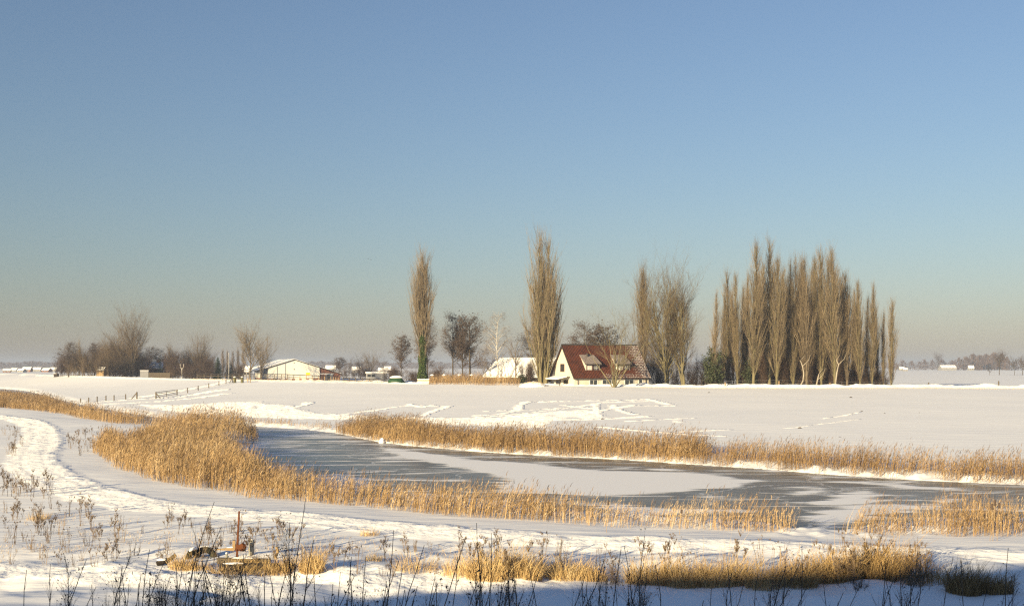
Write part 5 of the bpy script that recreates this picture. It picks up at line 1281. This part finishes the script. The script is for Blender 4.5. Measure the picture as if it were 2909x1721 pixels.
# ------------------------------------------------------------------ scrap in the near meadow
def npos(px, py): return gp(px, py)
def tyre(label, px, py, Rm, rm, rx, rz, sink):
    p = npos(px, py); mb = MB(); V = []; N, K = 24, 10
    for i in range(N):
        a = 2 * math.pi * i / N
        for j in range(K):
            b = 2 * math.pi * j / K
            rr_ = Rm + rm * math.cos(b) * (1 + .04 * (i % 2))
            V.append((rr_ * math.cos(a), rm * .95 * math.sin(b), rr_ * math.sin(a)))
    q = [(i * K + j, i * K + (j + 1) % K, ((i + 1) % N) * K + (j + 1) % K, ((i + 1) % N) * K + j) for i in range(N) for j in range(K)]
    t = thing('old_tyre', label, 'tyre', (p[0], p[1], p[2] + Rm * .55 - sink), group='old tyres among the scrap')
    c = mb.add(V, q).build('casing', M['rubber'], t); c.rotation_euler = (rx, 0, rz)
    s = MB(); pts = [((Rm + rm * .8) * math.cos(a), 0, (Rm + rm * .8) * math.sin(a)) for a in np.linspace(.9, 2.3, 9)]
    s.tube(pts, [.015, .04, .05, .055, .055, .055, .05, .04, .015], 7).build('snow_cap', M['snowcap'], c, True)
    return t
tyre('left old tyre half sunk in snow beside the rusty post', 546, 1582, .19, .09, R(14), R(66), .12)
tyre('right old tyre half sunk in snow beside the rusty post', 583, 1582, .23, .09, R(-34), R(20), .13)
p = npos(671, 1592); hh = PXM(141, p[1])
t = thing('rusty_post', 'tall thin rusty iron post leaning a little among scrap', 'post', p)
MB().hexa([(-.03, -.02, -.3), (.03, -.02, -.3), (.03, .02, -.3), (-.03, .02, -.3)], [(.06, -.02, hh), (.10, -.02, hh), (.10, .02, hh), (.06, .02, hh)]).build('shaft', M['rust'], t)
MB().box(.03, .075, -.045, -.022, hh * .55, hh * .6).build('bolt_plate', M['rust'], t)
p = npos(713, 1575); hh = PXM(42, p[1]); t = thing('concrete_post', 'short round grey post right of the rusty iron post', 'post', p)
MB().tube([(0, 0, -.3), (.02, 0, hh - .03), (.02, 0, hh)], [.075, .072, .06], 12).build('shaft', M['concrete'], t); MB().tube([(.02, 0, hh + .002), (.02, 0, hh + .03)], [.06, .03], 10).build('snow_cap', M['snowcap'], t, True)
p = npos(644, 1588); t = thing('stub_post', 'little grey stub left of the rusty iron post', 'post', p)
MB().tube([(0, 0, -.2), (0, 0, PXM(17, p[1]))], .035, 8).build('shaft', M['concrete'], t); MB().tube([(0, 0, PXM(17, p[1]) + .002), (0, 0, PXM(17, p[1]) + .03)], [.04, .02], 8).build('snow_cap', M['snowcap'], t, True)
p = npos(708, 1618); t = thing('timber_beam', 'long dark squared beam lying in the snow below the rusty post', 'beam', p, R(2))
MB().box(-.74, .74, -.09, .09, -.08, .16).build('beam', M['wood_dark'], t); dome(MB(), .5, .15, .035, x0=-.4, z0=.158, n=12, m=4, rough=.2).build('snow_cap', M['snowcap'], t)
p = npos(660, 1612); t = thing('timber_beam', 'shorter brown beam lying behind the long dark beam', 'beam', (p[0], p[1] + .45, p[2]), R(-6))
MB().box(-.5, .9, -.07, .07, .02, .17).build('beam', M['wood'], t); dome(MB(), .6, .12, .03, x0=.2, z0=.168, n=12, m=4, rough=.2).build('snow_cap', M['snowcap'], t)
p = npos(680, 1590); t = thing('rusty_plate', 'bent rusty iron plate hung on the rusty post', 'scrap', (p[0], p[1] - .1, p[2] + PXM(28, p[1])))
MB().prism([(-.10, 0, .0), (.14, 0, -.02), (.22, 0, .12), (.12, 0, .22), (.02, 0, .16), (-.06, 0, .20)], (0, .03, 0)).build('plate', M['rust'], t)
MB().tube([(.12, -.01, .2), (.17, -.02, .29), (.23, -.02, .24), (.2, -.01, .17)], .014, 6).build('hook', M['rust'], t, True)
MB().box(-.16, -.09, .0, .025, .02, .27).build('strap', M['wood_tan'], t)
p = npos(642, 1590); t = thing('pointed_plank', 'pointed plank sticking out left from the rusty post', 'plank', (p[0], p[1] - .05, p[2] + PXM(30, p[1])))
MB().prism([(-.34, 0, .0), (.22, 0, -.03), (.26, 0, .05), (.0, 0, .045)], (0, .05, 0)).build('board', M['wood_tan'], t); MB().prism([(.02, 0, .05), (.2, 0, .055), (.2, 0, .085), (.06, 0, .075)], (0, .045, 0)).build('snow_cap', M['snowcap'], t)
p = npos(784, 1586); t = thing('broken_stake', 'short crooked wooden stake right of the beams', 'stake', p)
MB().tube([(-.03, 0, -.2), (0, 0, .1), (.05, 0, .18), (.02, 0, .32)], [.035, .04, .045, .04], 7).build('shaft', M['wood_tan'], t); MB().tube([(.05, 0, .18), (.10, 0, .25)], [.02, .008], 5).build('splinter', M['wood_tan'], t)
p = npos(470, 1606); t = thing('log_heap', 'snow-topped broken log at the left end of the scrap', 'log', p, R(20))
MB().tube([(-.22, 0, .06), (-.1, .02, .10), (.08, 0, .14)], [.06, .08, .07], 9).build('log', M['wood_dark'], t)
MB().tube([(.0, .12, .05), (.14, .1, .16), (.26, .08, .26)], [.05, .06, .05], 8).build('branch', M['wood'], t)
dome(MB(), .26, .16, .05, x0=-.08, z0=.15, n=10, m=4).build('snow_cap', M['snowcap'], t, True)
o = thing('wire_strand', 'bent rusty wire between the right tyre and the plank', 'wire', npos(606, 1578))
MB().tube([(-.1, 0, .02), (.1, 0, .2), (.3, 0, .19), (.55, -.05, .17)], .008, 4).build('strand', M['rust'], o, True); MB().tube([(.55, -.05, .17), (.62, -.05, .2)], .006, 4).build('end', M['rust'], o, True)

# ------------------------------------------------------------------ weeds and tussocks
def weed_mesh(seed, kind, h):
    """dry stalk: kind 0 umbels, 1 brushy spike, 2 plain forked stems"""
    r = np.random.default_rng(seed)
    n = [3, 5, 4][kind]
    st = stems(n, h, .008, 16, r, .03, .05)
    st.L *= r.uniform(.75, 1.1, n)
    A = []
    br = st.spawn([9, 40, 14][kind], [.45, .3, .25][kind], .98, 20, 50, lambda L, t, P, q: h * [.22, .12, .3][kind] * q.uniform(.5, 1.1, len(t)), lambda L: .005 + 0 * L, .35, .05, r)
    A += [tubes(st, 5, 3, .4), tubes(br, 2, 3, .4)]
    if kind == 0:
        tips = np.concatenate([st.ev(np.ones((n, 1)))[:, 0], br.ev(np.ones((9, 1)))[:, 0]])
        for p in tips:
            m = 13; a = r.uniform(0, 6.283, m); e = r.uniform(.25, .7, m)
            rays = BS(np.repeat(p[None], m, 0), np.stack([np.cos(a) * e, np.sin(a) * e, np.ones(m)], 1), np.full(m, .09) * r.uniform(.7, 1.2, m), np.full(m, .005), np.zeros((m, 3)), .02, r)
            A.append(spikes(rays)); A.append(blades(rays.ev(np.ones((m, 1)))[:, 0], .022, r))
    elif kind == 1:
        tw = br.spawn(160, .1, 1, 20, 60, lambda L, t, P, q: q.uniform(.03, .08, len(t)), lambda L: .006 + 0 * L, .2, .05, r)
        A.append(spikes(tw))
    else:
        k = r.choice(len(br.L), 26); A.append(blades(br.ev(r.uniform(.7, 1, (len(br.L), 1)))[k, 0], .03, r))
    V, F = cat(A)
    return V, F

def weed_obj(name, label, seed, kind, h, pos, mat, group, tone):
    V, F = weed_mesh(seed, kind, h)
    r = np.random.default_rng(seed)
    o = build(name, V, F, mat, tint=np.clip(tone + .25 * vnoise(V[:, 0] * 9, V[:, 2] * 3, seed), 0, 1))
    o.location = pos
    return tag(o, label, 'weed', group)

def scatter(n, poly, seed):
    r = np.random.default_rng(seed); xs = [p[0] for p in poly]; ys = [p[1] for p in poly]; out = []
    while len(out) < n:
        a, b = r.uniform(min(xs), max(xs)), r.uniform(min(ys), max(ys))
        if inpoly(poly, np.array([a]), np.array([b]))[0]: out.append((a, b))
    return out
WG = 'dry weeds standing in the snowy meadow'
WL = 'dry brown weed, one of many standing in the snowy meadow left of the path'
protw = []
spots = scatter(104, [(0, 1440), (240, 1440), (480, 1475), (700, 1500), (880, 1530), (900, 1640), (500, 1600), (200, 1620), (0, 1620)], 1) + scatter(16, [(0, 1230), (60, 1215), (90, 1245), (40, 1300), (0, 1330)], 2) + scatter(16, [(0, 1350), (60, 1360), (180, 1410), (60, 1430), (0, 1420)], 3) + scatter(24, [(190, 1225), (300, 1215), (330, 1240), (250, 1300), (200, 1290)], 4) + scatter(22, [(900, 1540), (1350, 1560), (1400, 1640), (950, 1640)], 5)
for i, (a, b) in enumerate(spots):
    p = gp(a, b)
    kind = [0, 2, 1, 0, 2][i % 5]
    h = rng.uniform(.45, 1.0) * (1.25 if 104 <= i < 160 else 1)
    if i < 10: o = weed_obj('meadow_weed', WL, 500 + i, kind, .8, p, M['weed'], WG, .35 + .04 * i); protw.append(o)
    else:
        o = protw[(i * 7 + i // 9) % 10].copy(); COL.objects.link(o)
    o.location = p; o.rotation_euler = (0, 0, rng.uniform(0, 6.28)); s_ = h / .8; o.scale = (s_, s_, s_)
    if a > 890: o['label'] = 'dry brown weed, one of several in the snow right of the scrap'; o['group'] = 'dry weeds in the snow right of the scrap'
    elif 104 <= i < 136: o['label'] = 'dry weed, one of many at the left edge beside the bend of the path'; o['group'] = 'dry weeds at the left edge beside the path'
    elif 136 <= i < 160: o['label'] = 'tall dry weed, one of the clump between the path bend and the reeds'; o['group'] = 'tall dry weeds inside the path bend'
    else: o['label'] = WL

for i, (a, b) in enumerate(scatter(46, [(1340, 1600), (1700, 1605), (2200, 1600), (2650, 1610), (2650, 1660), (2000, 1660), (1340, 1645)], 6)):
    o = protw[(i * 3 + 2) % 10].copy(); COL.objects.link(o); s_ = rng.uniform(.9, 1.75)
    o.location = gp(a, b); o.rotation_euler = (0, 0, rng.uniform(0, 6.28)); o.scale = (s_ * .8, s_ * .8, s_)
    o['label'] = 'dry weed, one of many standing among the foreground grass tussocks'; o['group'] = 'dry weeds among the foreground tussocks'

def tussock(name, label, px, py, hp, wp, n, seed, tone, mat=None, group='grass tussocks in the foreground', arch=1.0, wide=.008):
    r = np.random.default_rng(seed); p = gp(px, py); d = p[1]
    h, w_ = PXM(hp, d), PXM(wp, d) * 1.1
    n = int(n * 1.15)
    a = r.uniform(0, 6.283, n); q = np.sqrt(r.uniform(0, 1, n)) * .5
    bx, by = np.cos(a) * q * w_, np.sin(a) * q * min(w_, 1.0)
    hz = height(bx + p[0], by + p[1]) - p[2]
    hh = h * 1.1 * r.uniform(.3, 1.05, n) * np.where(r.uniform(0, 1, n) < .1, 1.45, 1.0) * (.75 + .4 * fbm((bx + p[0]) * 3, (by + p[1]) * 3, seed))
    out = r.uniform(0, 6.283, n)
    tip = np.stack([np.cos(out) * hh * .34 + bx * .45 + hh * .10, np.sin(out) * hh * .34, hh * r.uniform(.75, 1.1, n)], 1)
    A = Acc()
    V, qd, tr_, i = ribbons(np.stack([bx, by, hz - .03], 1), tip, hh * arch * r.uniform(.05, .8, n), np.full(n, wide), 4, r=r)
    tn = np.clip(tone + r.normal(0, .16, n) + .25 * (fbm(bx * 4, by * 4, seed + 3) - .5), 0, 1)
    A.add(V, qd, tr_, tn[i])
    o = A.build(name, mat or M['grass']); o.location = p
    return tag(o, label, 'grass', group)
TS = [('big golden grass tussock at the left end of the foreground row', 1395, 1637, 112, 130, 1500, .62), ('golden grass tussock close right of the biggest left one', 1490, 1634, 104, 90, 1000, .6), ('pale grass tussock second from left in the foreground row', 1610, 1640, 84, 130, 1100, .66),
      ('low tan grass clump with frost left of the grey brush', 1690, 1648, 70, 60, 450, .5), ('wide golden grass tussock at the middle of the foreground row', 1850, 1656, 96, 130, 1300, .55), ('golden grass tussock left of the tallest middle one', 1950, 1658, 92, 120, 1200, .52),
      ('tallest golden grass tussock in the middle right foreground', 2060, 1660, 106, 140, 1500, .5), ('tan grass tussock left of the tall brown ones at the right', 2180, 1662, 92, 110, 900, .46), ('brown grass tussock with upright blades at the right', 2270, 1655, 112, 90, 900, .34),
      ('tall tan grass tussock before the right-hand reeds', 2370, 1652, 128, 130, 1500, .42), ('biggest brown grass tussock at the right of the foreground', 2490, 1640, 130, 170, 2200, .28), ('thin grey grass left of the dark tussock at the right', 2630, 1650, 84, 110, 420, .3),
      ('dark brown grass tussock near the right edge', 2740, 1682, 104, 90, 1400, .1), ('smaller dark grass tussock nearest the right edge', 2830, 1684, 92, 80, 800, .2), ('small golden tussock right of the scrap beams', 885, 1620, 92, 60, 650, .55), ('thin golden tussock between the beams and the crooked stake', 815, 1618, 64, 40, 260, .62),
      ('tan tussock beside the left old tyre', 520, 1614, 66, 70, 420, .5), ('ragged brown grass in front of the long dark beam', 660, 1630, 46, 130, 420, .4), ('tangled dry grass right of the long dark beam', 790, 1626, 56, 70, 300, .5), ('dry grass clump behind the long dark beam', 700, 1604, 48, 90, 300, .45), ('low tuft of grass beneath the left tyre', 560, 1616, 40, 60, 240, .62), ('small grass tuft in front of the dark beam', 745, 1628, 44, 80, 300, .5), ('pale tuft in the snow between the scrap and the path', 1050, 1520, 34, 50, 160, .6),
      ('little tuft in the snow below the path at the middle', 1060, 1590, 36, 44, 150, .62), ('low grass tuft at the left of the meadow', 110, 1474, 36, 60, 200, .55), ('thin pale clump left of the big golden tussock', 1180, 1620, 80, 110, 240, .66), ('sparse pale grass left of the golden row', 1300, 1632, 84, 90, 280, .66)]
for i, (lab, px, py, hp, wp, n, tone) in enumerate(TS):
    tussock('grass_tussock', lab, px, py, hp, wp, n, 700 + i, tone)
# grey frosted brush in the foreground row
def brush(label, px, py, hp, wp, seed, mat, tone, dens=1.0):
    p = gp(px, py); r = np.random.default_rng(seed); h, w_ = PXM(hp, p[1]), PXM(wp, p[1])
    st = stems(22, h, .007, math.degrees(math.atan2(w_ * .5, h)), r, .06, w_ * .15)
    b1 = st.spawn(int(160 * dens), .2, 1, 20, 55, lambda L, t, P, q: q.uniform(.1, .3, len(t)) * h, lambda L: .005 + 0 * L, .2, .06, r)
    b2 = b1.spawn(int(900 * dens), .1, 1, 20, 60, lambda L, t, P, q: q.uniform(.05, .16, len(t)) * h, lambda L: .004 + 0 * L, .1, .05, r)
    V, F = cat([tubes(st, 4, 3, .3), tubes(b1, 2, 3, .3), spikes(b2)])
    o = build('frosted_brush', V, F, mat, tint=np.clip(tone + .3 * vnoise(V[:, 0] * 5, V[:, 2] * 5, seed), 0, 1)); o.location = p
    return tag(o, label, 'brush', 'grey brush in the foreground')
brush('grey frosted brush between two golden tussocks in the foreground', 1740, 1656, 80, 110, 31, M['weed'], .3)
brush('grey brush between the biggest brown tussock and the dark one', 2600, 1665, 130, 120, 32, M['weed'], .1)
brush('low grey brush left of the golden row at the middle', 720, 1600, 60, 60, 33, M['weed'], .2, .6)
brush('grey twiggy brush at the foot of the right-hand tussocks', 2440, 1668, 70, 130, 34, M['weed'], .1)
brush('bent dark twiggy bush in front of the scrap', 640, 1640, 70, 110, 35, M['darkweed'], .5, .8)
# cat-tail like dark seed heads among the right-hand reeds
for i, (px, py, hp) in enumerate(((2820, 1536, 118), (2812, 1536, 106), (2832, 1536, 110), (1722, 1512, 92), (1930, 1518, 72))):
    p = gp(px, py); hh = PXM(hp, p[1])
    t = thing('bulrush', ['tallest bulrush with dark head among the right-edge reeds', 'left bulrush with dark head among the right-edge reeds', 'right bulrush with dark head among the right-edge reeds', 'bulrush with dark head at the middle of the near bank', 'low bulrush with dark head right of the middle of the near bank'][i], 'bulrush', p, group='bulrushes in the near reeds')
    MB().tube([(0, 0, -.05), (.04, 0, hh * .6), (.07, 0, hh)], .008, 4).build('stalk', M['wood_tan'], t); MB().tube([(.06, 0, hh * .84), (.063, 0, hh * .86), (.068, 0, hh * .97), (.07, 0, hh)], [.01, .035, .035, .01], 7).build('seed_head', M['twig_dark'], t, True)

# dark stalks growing on the shaded slope below the camera
def stalk(label, pxb, pxt, pyt, d, seed, kind):
    x, y, z = at(pxb, d)
    xt, zt_ = (pxt - CX) / FPX * d, EYE - PXM(pyt - HOR, d)
    r = np.random.default_rng(seed)
    L = zt_ - z + .1
    D = np.array([[(xt - x) / L * .7, r.normal(0, .05), 1.0]]); Bv = np.array([[(xt - x) / L * .3, 0, 0]])
    st = BS(np.array([[0, 0, -.1]]), D, np.array([L]) / np.linalg.norm(D) * np.ones(1) * np.linalg.norm(D), np.array([.0072]), Bv, .03, r)
    st.D = D; nb = [5, 16, 22, 8][kind]
    br = st.spawn(nb, [.55, .35, .5, .3][kind], .97, 22, 42, lambda L_, t, P, q: L * [.2, .26, .2, .16][kind] * q.uniform(.4, 1.1, len(t)) * (1.15 - t), lambda L_: .006 + 0 * L_, .35, .05, r)
    A = [tubes(st, 8, 4, .3), tubes(br, 3, 3, .35)]
    if kind in (1, 2):
        b2 = br.spawn([36, 120][kind - 1], .3, 1, 20, 50, lambda L_, t, P, q: q.uniform(.05, .16, len(t)), lambda L_: .004 + 0 * L_, .3, .05, r)
        A.append(tubes(b2, 1, 3, .5))
        if kind == 2: A.append(blades(b2.ev(np.ones((len(b2.L), 1)))[:, 0], .011, r))
    if kind == 3:
        k = r.choice(len(br.L), 14); A.append(blades(br.ev(np.ones((len(br.L), 1)))[k, 0], .014, r, 2.0))
    V, F = cat(A)
    o = build('dark_stalk', V, F, M['darkweed'], tint=np.clip(vnoise(V[:, 0] * 6, V[:, 2] * 4, seed), 0, 1))
    o.location = (x, y, z)
    return tag(o, label, 'stalk', 'dark stalks on the shaded slope')
BIGS = [(470, 612, 1418, 9.5, 1, 'longest dark stalk leaning right across the meadow at the left'), (480, 628, 1500, 9.0, 0, 'dark stalk parallel under the longest leaning one at the left'), (790, 866, 1405, 9.5, 0, 'tall dark stalk rising into the reeds right of the scrap'), (770, 905, 1530, 8.5, 1, 'branching dark stalk leaning right beside the tall one'),
        (812, 838, 1460, 9.0, 2, 'bushy-headed dark stalk right of the scrap'), (1060, 1122, 1490, 9.0, 0, 'slim dark stalk left of the nodding one at the middle'), (1120, 1322, 1532, 8.0, 3, 'long arching dark stalk with nodding tip at the middle'), (1120, 1200, 1530, 8.5, 0, 'straight dark stalk leaning right at the middle'),
        (1366, 1362, 1490, 9.0, 0, 'tall straight dark stalk before the left golden tussock'), (1378, 1392, 1500, 9.3, 0, 'second tall dark stalk before the left golden tussock'), (1830, 1836, 1524, 9.0, 2, 'dark stalk with bushy seed head before the golden row'), (1745, 1765, 1570, 8.5, 1, 'dark brushy stalk before the grey frosted brush'), (1770, 1776, 1550, 9.2, 0, 'thin upright dark stalk beside the grey frosted brush'),
        (2285, 2252, 1530, 9.0, 0, 'thin dark stalk before the brown upright tussock'), (2905, 2876, 1560, 8.5, 0, 'bare dark rod leaning left at the right edge'), (2575, 2572, 1560, 8.5, 1, 'branched dark stalk before the biggest brown tussock'), (2520, 2516, 1604, 7.8, 1, 'low wide-branched dark stalk under the right tussocks'),
        (700, 560, 1600, 8.0, 2, 'dark stalk leaning left with dense twigs before the scrap'), (735, 690, 1600, 8.0, 2, 'dense dark twiggy stalk below the rusty post'), (1280, 1286, 1590, 8.5, 3, 'forked dark stalk left of the golden tussocks')]
for i, (pb_, pt_, py_, d, k, lab) in enumerate(BIGS): stalk(lab, pb_, pt_, py_, d, 900 + i, k)
r = np.random.default_rng(55)
zones = [(330, 760, 44, 'at the left'), (760, 1240, 30, 'left of the middle'), (1340, 1560, 20, 'before the left golden tussock'), (1640, 1860, 18, 'before the grey frosted brush'), (2180, 2620, 18, 'under the right-hand tussocks'), (0, 330, 6, 'at the bottom left corner'), (1860, 2180, 6, 'on the bare shaded snow'), (2620, 2909, 6, 'at the bottom right corner')]
for a, b, n, where in zones:
    for k, px in enumerate(sorted(r.uniform(a, b, n))):
        stalk(f'{ordinal(k)} from the left of the short dark stalks {where}', px - r.uniform(-50, 150), px, r.uniform(1575, 1705), r.uniform(7.2, 10.5), 1200 + int(px) * 3 + k, int(r.integers(0, 4)))

# yellow grass tips along the verge of the dike road, and stubble on the crest by the gate
def verge(label, pts_fn, n, seed, h, tone):
    r = np.random.default_rng(seed); P = np.array([pts_fn(r) for _ in range(n)])
    z = height(P[:, 0], P[:, 1]); hh = h * r.uniform(.5, 1.2, n); A = Acc()
    V, q, t, i = ribbons(np.stack([P[:, 0], P[:, 1], z - .02], 1), np.stack([r.normal(0, .3, n) * hh, r.normal(0, .3, n) * hh, hh], 1), hh * .2, np.full(n, .03), 2, r=r)
    A.add(V, q, t, np.clip(tone + r.normal(0, .15, n), 0, 1)[i])
    return tag(A.build('verge_grass', M['grass'], kind='stuff'), label, 'grass', kind='stuff')
def along_crest(x0, x1, off, sd_):
    cl = [q for q in CREST if x0 - 30 < q[0] < x1 + 30]
    xs = np.array([q[0] for q in cl]); ys = np.array([q[1] for q in cl])
    def f(r):
        x = r.uniform(x0, x1); return (x, float(np.interp(x, xs, ys)) - off + r.normal(0, sd_))
    return f
verge('yellow grass tips showing through snow below the dike road', along_crest(20, 85, 3.2, .8), 2600, 3, .16, .6)
verge('yellow stubble on the crest of the dike before the barn', along_crest(-75, -22, .2, .9), 1500, 4, .35, .75)

def meadow_tips():
    r = np.random.default_rng(91); n = 9000
    px, py = r.uniform(-20, 1400, n), r.uniform(1440, 1650, n)
    d = 5.3 * FPX / (py - HOR); x = (px - CX) / FPX * d
    k = (np.abs(sdist(PATH, x, d)) > 2.2) & (np.abs(sdist(PATH2, x, d)) > 1.8) & (sdist(PATH, x, d) < 0) & (fbm(x * .7, d * .7, 95) > .5)
    x, d = x[k], d[k]; n = len(x)
    z = height(x, d); hh = r.uniform(.05, .22, n); A = Acc()
    V, q, t, i = ribbons(np.stack([x, d, z - .02], 1), np.stack([r.normal(.1, .5, n) * hh, r.normal(0, .4, n) * hh, hh], 1), hh * .35, np.full(n, .008), 2, r=r)
    A.add(V, q, t, np.clip(r.normal(.6, .2, n), 0, 1)[i])
    tag(A.build('meadow_grass', M['grass'], kind='stuff'), 'short dry grass tips poking through the meadow snow', 'grass', kind='stuff')
meadow_tips()
